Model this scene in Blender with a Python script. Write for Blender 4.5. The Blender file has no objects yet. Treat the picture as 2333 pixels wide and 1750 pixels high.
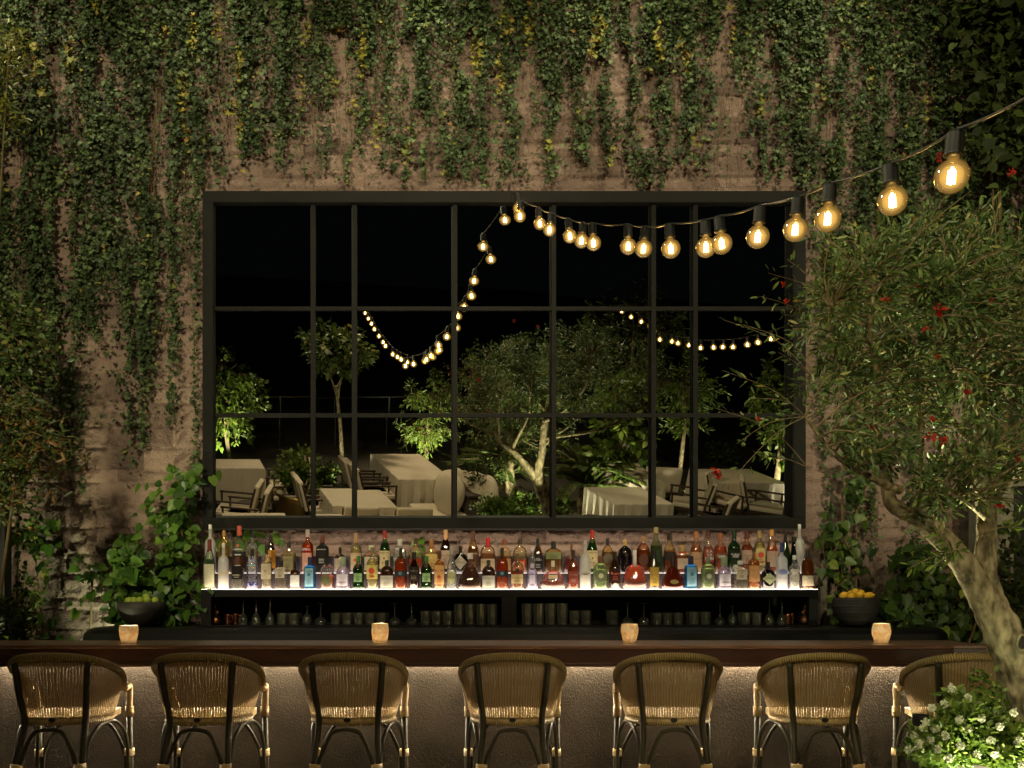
import bpy, math, random
import numpy as np
from mathutils import Vector, Matrix
R = math.radians
random.seed(11); rng = np.random.default_rng(11)
sc = bpy.context.scene
col = sc.collection

# ------------------------------------------------------------------ camera, world, exposure
F_PX = 2064.0; CX = 1166.5; HY = 1345.0; CAM = (0.0, 0.0, 1.4); S = 2333/2212
cd = bpy.data.cameras.new("camera"); cam = bpy.data.objects.new("camera", cd); col.objects.link(cam)
cam.location = CAM; cam.rotation_euler = (R(90), 0, 0)
cd.sensor_width = 36; cd.lens = 36*F_PX/2333; cd.shift_y = (HY-875)/2333; cd.clip_start = 0.05; cd.clip_end = 200
sc.camera = cam
w = bpy.data.worlds.new("World"); sc.world = w; w.use_nodes = True
bg = w.node_tree.nodes["Background"]; bg.inputs[0].default_value = (0.012, 0.014, 0.016, 1); bg.inputs[1].default_value = 0.08
sc.view_settings.view_transform = 'Standard'; sc.view_settings.look = 'None'
sc.view_settings.exposure = 0.0; sc.view_settings.gamma = 1.0
sc.cycles.use_denoising = True; sc.cycles.use_light_tree = True
sc.cycles.max_bounces = 10; sc.cycles.transparent_max_bounces = 24
sc.cycles.sample_clamp_indirect = 4.0; sc.cycles.caustics_reflective = False; sc.cycles.caustics_refractive = False

def spot(name, loc, target, power, color=(1, .86, .62), angle=60, blend=.6, radius=.06):
    l = bpy.data.lights.new(name, 'SPOT'); l.energy = power; l.color = color
    l.spot_size = R(angle); l.spot_blend = blend; l.shadow_soft_size = radius
    o = bpy.data.objects.new(name, l); o.location = loc
    o.rotation_euler = (Vector(target)-Vector(loc)).to_track_quat('-Z', 'Y').to_euler(); col.objects.link(o); return o
WARM = (1, .80, .52)
# added fill spots out of view, washing the ivy wall and the tables
spot("wall_fill", (-3.2, -2.6, 6.3), (-2.6, 7.6, 4.1), 2500, (1, .88, .56), 40, .6, .25)
spot("wall_fill", (3.4, -2.6, 6.5), (1.8, 7.6, 4.3), 2400, (1, .88, .56), 40, .6, .25)
spot("wall_fill", (0.4, -3.6, 6.6), (0.2, 7.6, 5.0), 1250, (1, .92, .62), 42, .8, .25)
spot("terrace_fill", (1.5, -3.4, 6.2), (2.6, 1.2, -.3), 1150, (1, .76, .46), 84, .9, .3)
spot("terrace_fill", (-1.8, 4.3, 4.75), (1.2, 1.0, -.3), 420, (1, .82, .50), 80, .9, .2)  # unseen fill added above the bar side for the furniture fronts
spot("terrace_fill", (3.4, 4.9, 5.0), (5.6, 1.0, -.2), 380, (1, .84, .52), 80, .9, .2)
for gx in (-4.1, -2.5, -.8, .9, 2.5):      # unseen fill added above the frame, raking the stone for relief
    spot("grazing_fill", (gx, 6.75, 6.9), (gx+.1, 7.65, 3.4), 85, (1, .88, .60), 96, .8, .05)
spot("tree_fill", (-1.2, .6, 4.4), (2.0, 4.1, 2.4), 430, (.98, 1, .66), 50, .8, .15)  # unseen fill added to brighten the tree crown
spot("bar_fill", (-1.6, -1.6, 5.4), (-.6, 4.9, 1.0), 90, (1, .88, .38), 75, .9, .3)  # unseen fill added for the stool backs
spot("planter_fill", (3.3, 1.6, 3.9), (2.15, 3.9, .75), 50, (1, .93, .66), 21, .7, .12)  # unseen fill added over the planter and its flowers

# ------------------------------------------------------------------ pixel helpers (photo coordinates at 2212 px width)
def P(px, py, y):                       # point seen at (px,py) at depth y
    return Vector(((px*S-CX)/F_PX*y, y, CAM[2]+(HY-py*S)/F_PX*y))
def ppm(y): return F_PX/y/S             # 2212-px pixels per metre at depth y
TH, PS, YM = R(11), R(14), 7.40         # lean and turn of the mirror panes
NM = Vector((math.sin(PS)*math.cos(TH), -math.cos(PS)*math.cos(TH), -math.sin(TH)))
def behind(px, py, z=None, y=None):     # real place of what the mirror shows at (px,py)
    r = P(px, py, 1.0)-Vector(CAM); h = Vector(CAM)+r*YM; d = r.normalized(); o = d-2*d.dot(NM)*NM
    t = (z-h.z)/o.z if z is not None else (y-h.y)/o.y
    return h+o*t
def behind_d(px, py, dist):
    r = P(px, py, 1.0)-Vector(CAM); h = Vector(CAM)+r*YM; d = r.normalized(); o = d-2*d.dot(NM)*NM
    return h+o*max(0.05, dist-YM)

# ------------------------------------------------------------------ materials
def mat(name): 
    m = bpy.data.materials.new(name); m.use_nodes = True; nt = m.node_tree
    for n in list(nt.nodes): nt.nodes.remove(n)
    out = nt.nodes.new('ShaderNodeOutputMaterial'); return m, nt, out
def N(nt, t, **kw):
    n = nt.nodes.new(t)
    for k, v in kw.items():
        if k.startswith('i_'): n.inputs[k[2:].replace('_', ' ')].default_value = v
        else: setattr(n, k, v)
    return n
def c4(c): return (c[0], c[1], c[2], 1)
def pbr(name, color, rough=.5, metal=0., spec=.5, var=.0, scale=8., bump=0., bscale=60., stretch=(1, 1, 1), color2=None, transl=0.):
    m, nt, out = mat(name); b = N(nt, 'ShaderNodeBsdfPrincipled')
    b.inputs['Roughness'].default_value = rough; b.inputs['Metallic'].default_value = metal
    b.inputs['Specular IOR Level'].default_value = spec
    tc = N(nt, 'ShaderNodeTexCoord'); mp = N(nt, 'ShaderNodeMapping'); mp.inputs['Scale'].default_value = stretch
    nt.links.new(tc.outputs['Object'], mp.inputs[0])
    no = N(nt, 'ShaderNodeTexNoise'); no.inputs['Scale'].default_value = scale; no.inputs['Detail'].default_value = 6; nt.links.new(mp.outputs[0], no.inputs[0])
    cr = N(nt, 'ShaderNodeValToRGB'); c2 = color2 or tuple(x*(1-var) for x in color); c1 = tuple(min(1, x*(1+var*.6)) for x in color) if color2 is None else color
    cr.color_ramp.elements[0].position = .34; cr.color_ramp.elements[1].position = .68
    cr.color_ramp.elements[0].color = c4(c2); cr.color_ramp.elements[1].color = c4(c1)
    nt.links.new(no.outputs['Fac'], cr.inputs[0]); nt.links.new(cr.outputs[0], b.inputs['Base Color'])
    if bump:
        n2 = N(nt, 'ShaderNodeTexNoise'); n2.inputs['Scale'].default_value = bscale; n2.inputs['Detail'].default_value = 5; nt.links.new(mp.outputs[0], n2.inputs[0])
        bu = N(nt, 'ShaderNodeBump'); bu.inputs['Strength'].default_value = bump; bu.inputs['Distance'].default_value = .01
        nt.links.new(n2.outputs['Fac'], bu.inputs['Height']); nt.links.new(bu.outputs[0], b.inputs['Normal'])
    sh = b.outputs[0]
    if transl:
        t = N(nt, 'ShaderNodeBsdfTranslucent'); nt.links.new(cr.outputs[0], t.inputs[0])
        mx = N(nt, 'ShaderNodeMixShader'); mx.inputs[0].default_value = transl; nt.links.new(sh, mx.inputs[1]); nt.links.new(t.outputs[0], mx.inputs[2]); sh = mx.outputs[0]
    nt.links.new(sh, out.inputs[0]); return m
def emis(name, color, strength):
    m, nt, out = mat(name); e = N(nt, 'ShaderNodeEmission'); e.inputs[0].default_value = c4(color); e.inputs[1].default_value = strength
    nt.links.new(e.outputs[0], out.inputs[0]); return m
def leaf_mat(name, stops, rough=.42, transl=.22, spec=.4):
    m, nt, out = mat(name); a = N(nt, 'ShaderNodeAttribute', attribute_name='rnd'); cr = N(nt, 'ShaderNodeValToRGB')
    el = cr.color_ramp.elements
    while len(el) < len(stops): el.new(.5)
    for e, (p, c) in zip(el, stops): e.position = p; e.color = c4(c)
    nt.links.new(a.outputs['Fac'], cr.inputs[0])
    b = N(nt, 'ShaderNodeBsdfPrincipled'); b.inputs['Roughness'].default_value = rough; b.inputs['Specular IOR Level'].default_value = spec
    t = N(nt, 'ShaderNodeBsdfTranslucent'); mx = N(nt, 'ShaderNodeMixShader'); mx.inputs[0].default_value = transl
    nt.links.new(cr.outputs[0], b.inputs['Base Color']); nt.links.new(cr.outputs[0], t.inputs[0])
    nt.links.new(b.outputs[0], mx.inputs[1]); nt.links.new(t.outputs[0], mx.inputs[2]); nt.links.new(mx.outputs[0], out.inputs[0]); return m
def glassy(name, tint=(1, 1, 1), body=(1, 1, 1), transp=.6, transl=.25, gloss=.12, rough=.03):
    """cheap glass / liquid: tinted see-through + light-scattering body + a sharp Fresnel gloss"""
    m, nt, out = mat(name)
    tr = N(nt, 'ShaderNodeBsdfTransparent'); tr.inputs[0].default_value = c4(tint)
    tl = N(nt, 'ShaderNodeBsdfTranslucent'); tl.inputs[0].default_value = c4(body)
    df = N(nt, 'ShaderNodeBsdfDiffuse'); df.inputs[0].default_value = c4(body)
    m0 = N(nt, 'ShaderNodeMixShader'); m0.inputs[0].default_value = .4; nt.links.new(tl.outputs[0], m0.inputs[1]); nt.links.new(df.outputs[0], m0.inputs[2])
    m1 = N(nt, 'ShaderNodeMixShader'); m1.inputs[0].default_value = transl; nt.links.new(tr.outputs[0], m1.inputs[1]); nt.links.new(m0.outputs[0], m1.inputs[2])
    gl = N(nt, 'ShaderNodeBsdfGlossy'); gl.inputs['Roughness'].default_value = rough
    fr = N(nt, 'ShaderNodeFresnel'); fr.inputs[0].default_value = 1.5
    mt = N(nt, 'ShaderNodeMath', operation='MULTIPLY_ADD'); mt.inputs[1].default_value = .9; mt.inputs[2].default_value = gloss*.3
    nt.links.new(fr.outputs[0], mt.inputs[0])
    m2 = N(nt, 'ShaderNodeMixShader'); nt.links.new(mt.outputs[0], m2.inputs[0]); nt.links.new(m1.outputs[0], m2.inputs[1]); nt.links.new(gl.outputs[0], m2.inputs[2])
    nt.links.new(m2.outputs[0], out.inputs[0]); return m

M_black = pbr('black_metal', (.010, .010, .009), .5, 0, .3, .2)
M_frame = pbr('frame_paint', (.0115, .011, .009), .8, 0, .15, .15)
M_cab = pbr('cabinet_laminate', (.009, .008, .007), .6, 0, .2, .25, 3)
M_cabin = pbr('cabinet_inside', (.008, .007, .0065), .6, 0, .3, .2)
M_backtop = pbr('dark_stone_counter', (.006, .0065, .005), .35, 0, .3, .3, 6)
M_ground = pbr('stone_floor', (.10, .09, .075), .6, 0, .4, .3, 2, .3, 30)
M_soil = pbr('soil', (.03, .022, .015), .9, 0, .2, .4, 20, .8, 60)
M_planter = pbr('planter_clay', (.055, .045, .037), .75, 0, .3, .2, 5, .2, 90)
M_cable = pbr('cable_rubber', (.03, .03, .028), .28, 0, .7)
M_rail = pbr('steel_rail', (.4, .4, .38), .3, .9)
M_cloth = pbr('linen', (.62, .55, .44), .85, 0, .2, .08, 3, .15, 300)
M_canvas = pbr('canvas', (.66, .58, .45), .85, 0, .2, .06, 3, .15, 200)
M_teak = pbr('dark_teak', (.05, .032, .02), .5, 0, .4, .3)

# ------------------------------------------------------------------ mesh builder
class MB:
    def __init__(s): s.v = []; s.f = []; s.uv = None
    def add(s, vs, fs, M=None):
        o = len(s.v)
        if M is not None: vs = [M @ Vector(p) for p in vs]
        s.v += [tuple(p) for p in vs]; s.f += [tuple(i+o for i in f) for f in fs]; return s
    def box(s, x0, x1, y0, y1, z0, z1, M=None):
        vs = [(x, y, z) for z in (z0, z1) for y in (y0, y1) for x in (x0, x1)]
        return s.add(vs, [(0, 2, 3, 1), (4, 5, 7, 6), (0, 1, 5, 4), (2, 6, 7, 3), (0, 4, 6, 2), (1, 3, 7, 5)], M)
    def lathe(s, prof, c=(0, 0, 0), seg=20, p=2.0, dx=1., dy=1., M=None, cap0=True, cap1=True, rip=0, ripn=0):
        vs = []; fs = []
        for r, z in prof:
            for k in range(seg):
                a = 2*math.pi*k/seg+math.pi/seg; ca, sa = math.cos(a), math.sin(a)
                q = 1/((abs(ca)**p+abs(sa)**p)**(1/p)) if p != 2 else 1
                if rip: q *= 1+rip*math.cos(ripn*a)
                vs.append((c[0]+r*q*ca*dx, c[1]+r*q*sa*dy, c[2]+z))
        n = len(prof)
        for i in range(n-1):
            for k in range(seg):
                k2 = (k+1) % seg; fs.append((i*seg+k, i*seg+k2, (i+1)*seg+k2, (i+1)*seg+k))
        if cap0: fs.append(tuple(reversed(range(seg))))
        if cap1: fs.append(tuple((n-1)*seg+k for k in range(seg)))
        return s.add(vs, fs, M)
    def tube(s, pts, rad, seg=8, M=None, bumpy=0):
        pts = [Vector(p) for p in pts]; n = len(pts); vs = []; fs = []
        if not hasattr(rad, '__len__'): rad = [rad]*n
        t0 = (pts[1]-pts[0]).normalized(); up = Vector((0, 0, 1)) if abs(t0.z) < .9 else Vector((1, 0, 0))
        u = t0.cross(up).normalized()
        for i in range(n):
            t = (pts[min(i+1, n-1)]-pts[max(i-1, 0)])
            if t.length < 1e-9: t = t0.copy()
            t.normalize(); u = (u-t*u.dot(t)); u = u.normalized() if u.length > 1e-6 else t.orthogonal().normalized(); v = t.cross(u)
            for k in range(seg):
                a = 2*math.pi*k/seg; rr = rad[i]
                if bumpy: rr *= 1+bumpy*(math.sin(3*a+i*.7)+math.sin(5*a-i*.45+1)*.6+random.uniform(-.5, .5))
                vs.append(pts[i]+(u*math.cos(a)+v*math.sin(a))*rr)
        for i in range(n-1):
            for k in range(seg):
                k2 = (k+1) % seg; fs.append((i*seg+k, i*seg+k2, (i+1)*seg+k2, (i+1)*seg+k))
        fs.append(tuple(reversed(range(seg)))); fs.append(tuple((n-1)*seg+k for k in range(seg)))
        return s.add(vs, fs, M)
    def ball(s, c, r, seg=12, ring=8, sx=1, sy=1, sz=1, M=None, noise=0):
        prof = []; vs = []; fs = []
        for i in range(ring+1):
            th = math.pi*i/ring
            for k in range(seg):
                a = 2*math.pi*k/seg; q = r*(1+(random.uniform(-noise, noise) if noise else 0))
                vs.append((c[0]+q*sx*math.sin(th)*math.cos(a), c[1]+q*sy*math.sin(th)*math.sin(a), c[2]-q*sz*math.cos(th)))
        for i in range(ring):
            for k in range(seg):
                k2 = (k+1) % seg; fs.append((i*seg+k, i*seg+k2, (i+1)*seg+k2, (i+1)*seg+k))
        return s.add(vs, fs, M)
    def build(s, name, m, parent=None, smooth=False, bevel=0, loc=None):
        me = bpy.data.meshes.new(name); me.from_pydata(s.v, [], s.f); me.update()
        if smooth:
            for p in me.polygons: p.use_smooth = True
        me.materials.append(m); o = bpy.data.objects.new(name, me); col.objects.link(o)
        if parent is not None: o.parent = parent
        if loc is not None: o.location = loc
        if bevel:
            b = o.modifiers.new('bevel', 'BEVEL'); b.width = bevel; b.segments = 2; b.limit_method = 'ANGLE'
        return o
def tag(o, label=None, cat=None, group=None, kind=None):
    if label: o['label'] = label
    if cat: o['category'] = cat
    if group: o['group'] = group
    if kind: o['kind'] = kind
    return o
def thing(name, loc, label, cat, group=None, rz=0):
    o = bpy.data.objects.new(name, None); col.objects.link(o); o.location = loc; o.rotation_euler = (0, 0, rz)
    o.empty_display_size = .1; return tag(o, label, cat, group)
def copy_tree(o, parent=None):
    c = o.copy(); col.objects.link(c); c.parent = parent
    for ch in [x for x in bpy.data.objects if x.parent == o]: copy_tree(ch, c)
    return c
def smoothpath(pts, n=6):
    pts = [Vector(p) for p in pts]; out = []
    for i in range(len(pts)-1):
        p0 = pts[max(i-1, 0)]; p1 = pts[i]; p2 = pts[i+1]; p3 = pts[min(i+2, len(pts)-1)]
        for k in range(n):
            t = k/n; out.append(.5*((2*p1)+(p2-p0)*t+(2*p0-5*p1+4*p2-p3)*t*t+(3*p1-p0-3*p2+p3)*t**3))
    out.append(pts[-1]); return out
def lerp_list(v, n):
    x = np.linspace(0, len(v)-1, n); return list(np.interp(x, range(len(v)), v))
def fast_mesh(name, V, Fc, m, parent=None, rnd=None, smooth=False):
    """V (n,3), Fc (k,s) faces of equal size"""
    me = bpy.data.meshes.new(name); nv = len(V); nf, s = Fc.shape
    me.vertices.add(nv); me.vertices.foreach_set('co', np.ascontiguousarray(V, np.float32).ravel())
    me.loops.add(nf*s); me.loops.foreach_set('vertex_index', np.ascontiguousarray(Fc, np.int32).ravel())
    me.polygons.add(nf); me.polygons.foreach_set('loop_start', np.arange(0, nf*s, s, dtype=np.int32))
    if smooth: me.polygons.foreach_set('use_smooth', np.ones(nf, bool))
    me.update(calc_edges=True)
    if rnd is not None:
        a = me.attributes.new('rnd', 'FLOAT', 'FACE'); a.data.foreach_set('value', np.ascontiguousarray(rnd, np.float32))
    me.validate(); me.materials.append(m); o = bpy.data.objects.new(name, me); col.objects.link(o)
    if parent is not None: o.parent = parent
    return o
# ------------------------------------------------------------------ leaves
LANCE = (np.array([(0, 0, 0), (.13, .3, .03), (-.13, .3, .03), (.12, .7, .02), (-.12, .7, .02), (0, 1, -.06), (0, .5, -.03)]),
         np.array([(0, 1, 6), (0, 6, 2), (1, 3, 6), (2, 6, 4), (3, 5, 6), (6, 5, 4)]))
OVAL = (np.array([(0, 0, 0), (.26, .22, .05), (-.26, .22, .05), (.30, .55, .04), (-.30, .55, .04), (.14, .85, -.01), (-.14, .85, -.01), (0, 1.05, -.08), (0, .45, -.03)]),
        np.array([(0, 1, 8), (0, 8, 2), (1, 3, 8), (2, 8, 4), (3, 5, 8), (4, 8, 6), (5, 7, 8), (6, 8, 7)]))
_io = [(0, .02), (.24, -.1), (.5, .12), (.27, .32), (.42, .62), (.16, .56), (0, 1.), (-.16, .56), (-.42, .62), (-.27, .32), (-.5, .12), (-.24, -.1)]
IVY = (np.array([(x, y, .06 if abs(x) > .2 else -.03) for x, y in _io]+[(0, .3, -.05)]),
       np.array([(i, (i+1) % 12, 12) for i in range(12)]))
_ho = [(0, 0), (.22, -.12), (.42, .05), (.45, .35), (.28, .68), (0, 1.0), (-.28, .68), (-.45, .35), (-.42, .05), (-.22, -.12)]
HEART = (np.array([(x, y, .07*abs(x)/.45-(.10 if y > .9 else 0)) for x, y in _ho]+[(0, .35, -.04)]),
         np.array([(i, (i+1) % 10, 10) for i in range(10)]))
def unit(a): return a/np.maximum(np.linalg.norm(a, axis=1, keepdims=True), 1e-9)
def leaves(name, pts, dirs, nrms, size, tpl, m, parent=None, rnd=None):
    tv, tf = tpl; n = len(pts); pts = np.asarray(pts, float)
    yv = unit(np.asarray(dirs, float)); zv = np.asarray(nrms, float); zv = unit(zv-yv*(zv*yv).sum(1, keepdims=True)); xv = np.cross(yv, zv)
    sz = np.broadcast_to(np.asarray(size, float), (n,))[:, None, None]
    V = pts[:, None, :]+sz*(tv[None, :, 0:1]*xv[:, None]+tv[None, :, 1:2]*yv[:, None]+tv[None, :, 2:3]*zv[:, None])
    Fc = (tf[None]+(np.arange(n)*len(tv))[:, None, None]).reshape(-1, 3)
    r = rng.random(n) if rnd is None else rnd
    return fast_mesh(name, V.reshape(-1, 3), Fc, m, parent, np.repeat(r, len(tf)), smooth=True)
def rdir(n): return unit(rng.normal(size=(n, 3)))

L_ivy = leaf_mat('ivy_leaves', [(0, (.022, .036, .012)), (.5, (.055, .088, .028)), (.84, (.16, .23, .085)), (.90, (.20, .22, .04)), (.96, (.34, .29, .04)), (1, (.22, .10, .03))], .55, .25, .3)
L_tree = leaf_mat('olive_leaves', [(0, (.035, .062, .016)), (.6, (.075, .125, .03)), (.9, (.15, .20, .05)), (1, (.26, .22, .06))])
L_big = leaf_mat('broad_leaves', [(0, (.025, .07, .010)), (.6, (.07, .15, .018)), (1, (.16, .27, .04))], .35, .35)
L_dark = leaf_mat('dark_leaves', [(0, (.016, .024, .006)), (.7, (.034, .050, .010)), (1, (.07, .10, .018))], .6, .25, .15)
L_rust = leaf_mat('rust_leaves', [(0, (.03, .05, .012)), (.65, (.075, .11, .022)), (.85, (.17, .10, .022)), (1, (.24, .12, .03))])
L_yel = leaf_mat('yellow_leaves', [(0, (.06, .09, .01)), (.5, (.13, .17, .015)), (1, (.30, .24, .03))])
L_flow = leaf_mat('white_petals', [(0, (.55, .6, .42)), (1, (.8, .82, .66))], .6, .3)
L_bright = leaf_mat('fresh_leaves', [(0, (.045, .085, .012)), (.6, (.11, .18, .025)), (1, (.25, .33, .06))], .4, .3)
M_bark = pbr('bark', (.33, .28, .16), .9, 0, .15, .5, 26, 1.0, 55, (1, 1, .5), (.075, .062, .034))
M_twig = pbr('twig', (.16, .12, .06), .8, 0, .2, .3)
M_red = pbr('red_petals', (.38, .022, .010), .6, 0, .3, .4, 30, transl=.3)
M_stem = pbr('vine_stem', (.14, .10, .045), .8, 0, .2, .3)

# ------------------------------------------------------------------ ground
G = -.35
g = MB().box(-60, 60, 3.3, 60, -.3, 0).build('bar_floor', M_ground); tag(g, kind='structure')
g = MB().box(-60, 60, -60, 3.298, -.9, G).build('terrace_floor', M_ground); tag(g, kind='structure')

# ------------------------------------------------------------------ stone wall
def vnoise(nz, nx, cz, cx):
    a = rng.random((int(nz/cz)+3, int(nx/cx)+3)); z = np.arange(nz)/cz; x = np.arange(nx)/cx
    zi = z.astype(int); xi = x.astype(int); fz = (z-zi)[:, None]; fx = (x-xi)[None]
    fz = fz*fz*(3-2*fz); fx = fx*fx*(3-2*fx)
    A = a[np.ix_(zi, xi)]; B_ = a[np.ix_(zi, xi+1)]; C_ = a[np.ix_(zi+1, xi)]; D_ = a[np.ix_(zi+1, xi+1)]
    return (A*(1-fx)+B_*fx)*(1-fz)+(C_*(1-fx)+D_*fx)*fz
YW = 7.60
def stone_wall(name, x0, x1, z0, z1, label):
    st = .0125; nx = int((x1-x0)/st); nz = int((z1-z0)/st); off = np.zeros((nz, nx)); blk = np.zeros((nz, nx))
    z = 0
    while z < nz:
        hh = int(random.choice([.10, .16, .19, .19, .22])/st); x = -random.randint(0, 30)
        while x < nx:
            ww = int(random.choice([.22, .32, .42, .5])/st); a, b = max(x, 0), min(x+ww, nx); zz = min(z+hh, nz)
            if b > a:
                off[z:zz, a:b] = random.uniform(0, .022); blk[z:zz, a:b] = random.random()
                zi = np.minimum(np.arange(z, zz)-z, z+hh-1-np.arange(z, zz))[:, None]; xi = np.minimum(np.arange(a, b)-x, x+ww-1-np.arange(a, b))[None]
                e = np.minimum(zi, xi)
                off[z:zz, a:b] += np.clip(e, 0, 2)/2*.016
            x += ww
        z += hh
    rough = vnoise(nz, nx, 7, 9)*.022+vnoise(nz, nx, 3, 3)*.016+np.abs(vnoise(nz, nx, 5, 12)-.5)*.02+vnoise(nz, nx, 1.3, 1.5)*.007
    d = off+rough*.95
    X, Z = np.meshgrid(x0+np.arange(nx)*st, z0+np.arange(nz)*st)
    V = np.stack([X, YW+.045-d, Z], -1).reshape(-1, 3); i = np.arange(nz*nx).reshape(nz, nx)
    Fc = np.stack([i[:-1, :-1], i[:-1, 1:], i[1:, 1:], i[1:, :-1]], -1).reshape(-1, 4)
    m, nt, out = mat('split_stone'); at = N(nt, 'ShaderNodeAttribute', attribute_name='rnd'); tc = N(nt, 'ShaderNodeTexCoord')
    no = N(nt, 'ShaderNodeTexNoise'); no.inputs['Scale'].default_value = 2.2; no.inputs['Detail'].default_value = 8; nt.links.new(tc.outputs['Object'], no.inputs[0])
    n3 = N(nt, 'ShaderNodeTexNoise'); n3.inputs['Scale'].default_value = 55; n3.inputs['Detail'].default_value = 6; nt.links.new(tc.outputs['Object'], n3.inputs[0])
    ad = N(nt, 'ShaderNodeMath', operation='MULTIPLY_ADD'); ad.inputs[1].default_value = .5; nt.links.new(at.outputs['Fac'], ad.inputs[0])
    a2 = N(nt, 'ShaderNodeMath', operation='MULTIPLY_ADD'); a2.inputs[1].default_value = .35; nt.links.new(n3.outputs['Fac'], a2.inputs[0]); nt.links.new(no.outputs['Fac'], a2.inputs[2])
    nt.links.new(a2.outputs[0], ad.inputs[2])
    cr = N(nt, 'ShaderNodeValToRGB'); cr.color_ramp.elements[0].position = .45; cr.color_ramp.elements[1].position = 1.15 if False else .98
    cr.color_ramp.elements[0].color = (.078, .053, .043, 1); cr.color_ramp.elements[1].color = (.25, .175, .138, 1)
    e = cr.color_ramp.elements.new(.7); e.color = (.16, .11, .088, 1); nt.links.new(ad.outputs[0], cr.inputs[0])
    b = N(nt, 'ShaderNodeBsdfPrincipled'); b.inputs['Roughness'].default_value = .9; b.inputs['Specular IOR Level'].default_value = .2; nt.links.new(cr.outputs[0], b.inputs['Base Color'])
    bu = N(nt, 'ShaderNodeBump'); bu.inputs['Strength'].default_value = .9; bu.inputs['Distance'].default_value = .02; nt.links.new(n3.outputs['Fac'], bu.inputs['Height']); nt.links.new(bu.outputs[0], b.inputs['Normal'])
    nt.links.new(b.outputs[0], out.inputs[0])
    root = thing(name, (0, YW, 0), label, 'wall')
    o = fast_mesh('stone_face', V-np.array([0, YW, 0]), Fc, m, root, blk[:-1, :-1].ravel())
    MB().box(x0, x1, .06, .5, 0, z1).build('wall_core', pbr('wall_core', (.2, .15, .12), .9), root)
    return root
stone_wall('stone_wall', -7.0, 7.0, .5, 7.0, 'tall split-face pinkish stone wall behind the bar, hung with ivy')

# ------------------------------------------------------------------ ivy curtain
wav = lambda x: .5+.5*math.sin(x)
gaps = [(118, 14, 90, 330), (215, 10, 60, 200), (330, 12, 180, 420), (350, 10, 260, 900), (500, 22, 250, 412), (560, 40, 330, 412), (640, 26, 290, 412), (735, 22, 60, 412), (800, 14, 150, 412), (885, 12, 60, 260),
        (905, 12, 230, 412), (1010, 14, 60, 160), (1132, 16, 120, 330), (1150, 18, 270, 412), (1215, 16, 200, 412), (1245, 30, 330, 412), (1290, 14, 120, 400), (1340, 18, 90, 250), (1400, 20, 150, 320), (1480, 16, 340, 412),
        (1563, 22, 25, 412), (1585, 22, 200, 412), (1630, 12, 280, 412), (1665, 12, 60, 412), (1800, 14, 60, 300), (1925, 12, 150, 300), (240, 14, 640, 900), (190, 20, 700, 1000), (290, 9, 600, 900), (330, 9, 760, 1000),
        (130, 20, 420, 600), (30, 25, 300, 400), (400, 12, 560, 900)]
pts = []
X = -80.
while X < 2330:
    x0 = X; X += random.uniform(8, 17)
    if x0 < 437: ye = random.triangular(560, 1090, 990)
    elif x0 < 1745: ye = random.choice([random.uniform(360, 410), random.uniform(350, 410), random.uniform(330, 408), random.uniform(200, 370)])
    else: ye = random.uniform(600, 1250)
    y = -110.; xx = x0+random.uniform(-5, 5); drift = random.uniform(-.04, .04); wid = random.uniform(11, 22)
    dens = random.uniform(.55, 1.25)
    while y < ye:
        y += 3.0; drift += random.uniform(-.03, .03); drift *= .97; xx += drift*3
        fade = 1.15-.5*max(0, y)/max(ye, 300) if x0 > 437 else 1.1-.15*max(0, y)/ye
        k = np.random.poisson if False else None
        for _ in range(int(random.random() < .95*dens*fade)+int(random.random() < .8*dens*fade)+int(random.random() < .45*dens*fade)+int(random.random() < .3*dens*fade)):
            w_ = wid*(1 if y < ye-60 else .3+.7*(ye-y)/60)
            qx = xx+random.gauss(0, w_*.6); qy = y+random.uniform(-6, 6)
            if 430 < qx < 1750 and qy > 405: continue
            bare = 0
            for gx, gw, g0, g1 in gaps:
                if g0 < qy < g1 and abs(qx-gx-5*math.sin(qy*.05+gx)) < gw*(.78+.35*math.sin(qy*.03+gx*2)): bare = .93
            if random.random() < bare: continue
            hn = math.sin(qx*.062+1.5*math.sin(qy*.012)+.8)+.7*math.sin(qy*.024+1.3*math.sin(qx*.035))+.6*math.sin(qx*.15+qy*.02)
            if hn < -1.15+(.45 if qx > 437 else .1)*max(0, qy)/900 and random.random() < .72: continue
            pts.append((qx, qy))
pts = np.array(pts); n = len(pts); dep = YW-.03-rng.random(n)**1.5*.15
wx = (pts[:, 0]*S-CX)/F_PX*dep; wz = 1.4+(HY-pts[:, 1]*S)/F_PX*dep
pos = np.stack([wx, dep, wz], 1)
dr = np.stack([rng.normal(0, .55, n), -.35-.5*rng.random(n), -1+rng.normal(0, .45, n)], 1); nr = np.stack([rng.normal(0, .55, n), -1+0*wx, .55+rng.normal(0, .45, n)], 1)
clump = .5+.5*np.sin(pts[:, 0]*.031+1.3)*np.sin(pts[:, 1]*.023+pts[:, 0]*.011)
rn = np.clip(rng.random(n)*.86*(.55+.5*clump)+.05, 0, .86)
yc = [(random.uniform(0, 2200), random.choice([random.uniform(-20, 400), random.uniform(0, 900)]), random.uniform(7, 16), random.uniform(20, 60)) for _ in range(60)]
yel = np.zeros(n, bool)
for a_, b_, c_, d_ in yc: yel |= (((pts[:, 0]-a_)/c_)**2+((pts[:, 1]-b_)/d_)**2 < 1) & (rng.random(n) < .6)
yel |= rng.random(n) < .012; rn[yel] = .88+.12*rng.random(yel.sum())
ivy = leaves('hanging_ivy', pos, dr, nr, (.018+.032*rng.random(n)**1.4)*np.where(rng.random(n) < .06, 1.6, 1), IVY, L_ivy, None, rn)
tag(ivy, 'dense green ivy hanging in strands down the stone wall above and beside the mirror', 'ivy', kind='stuff')
print('ivy leaves', n)
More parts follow.
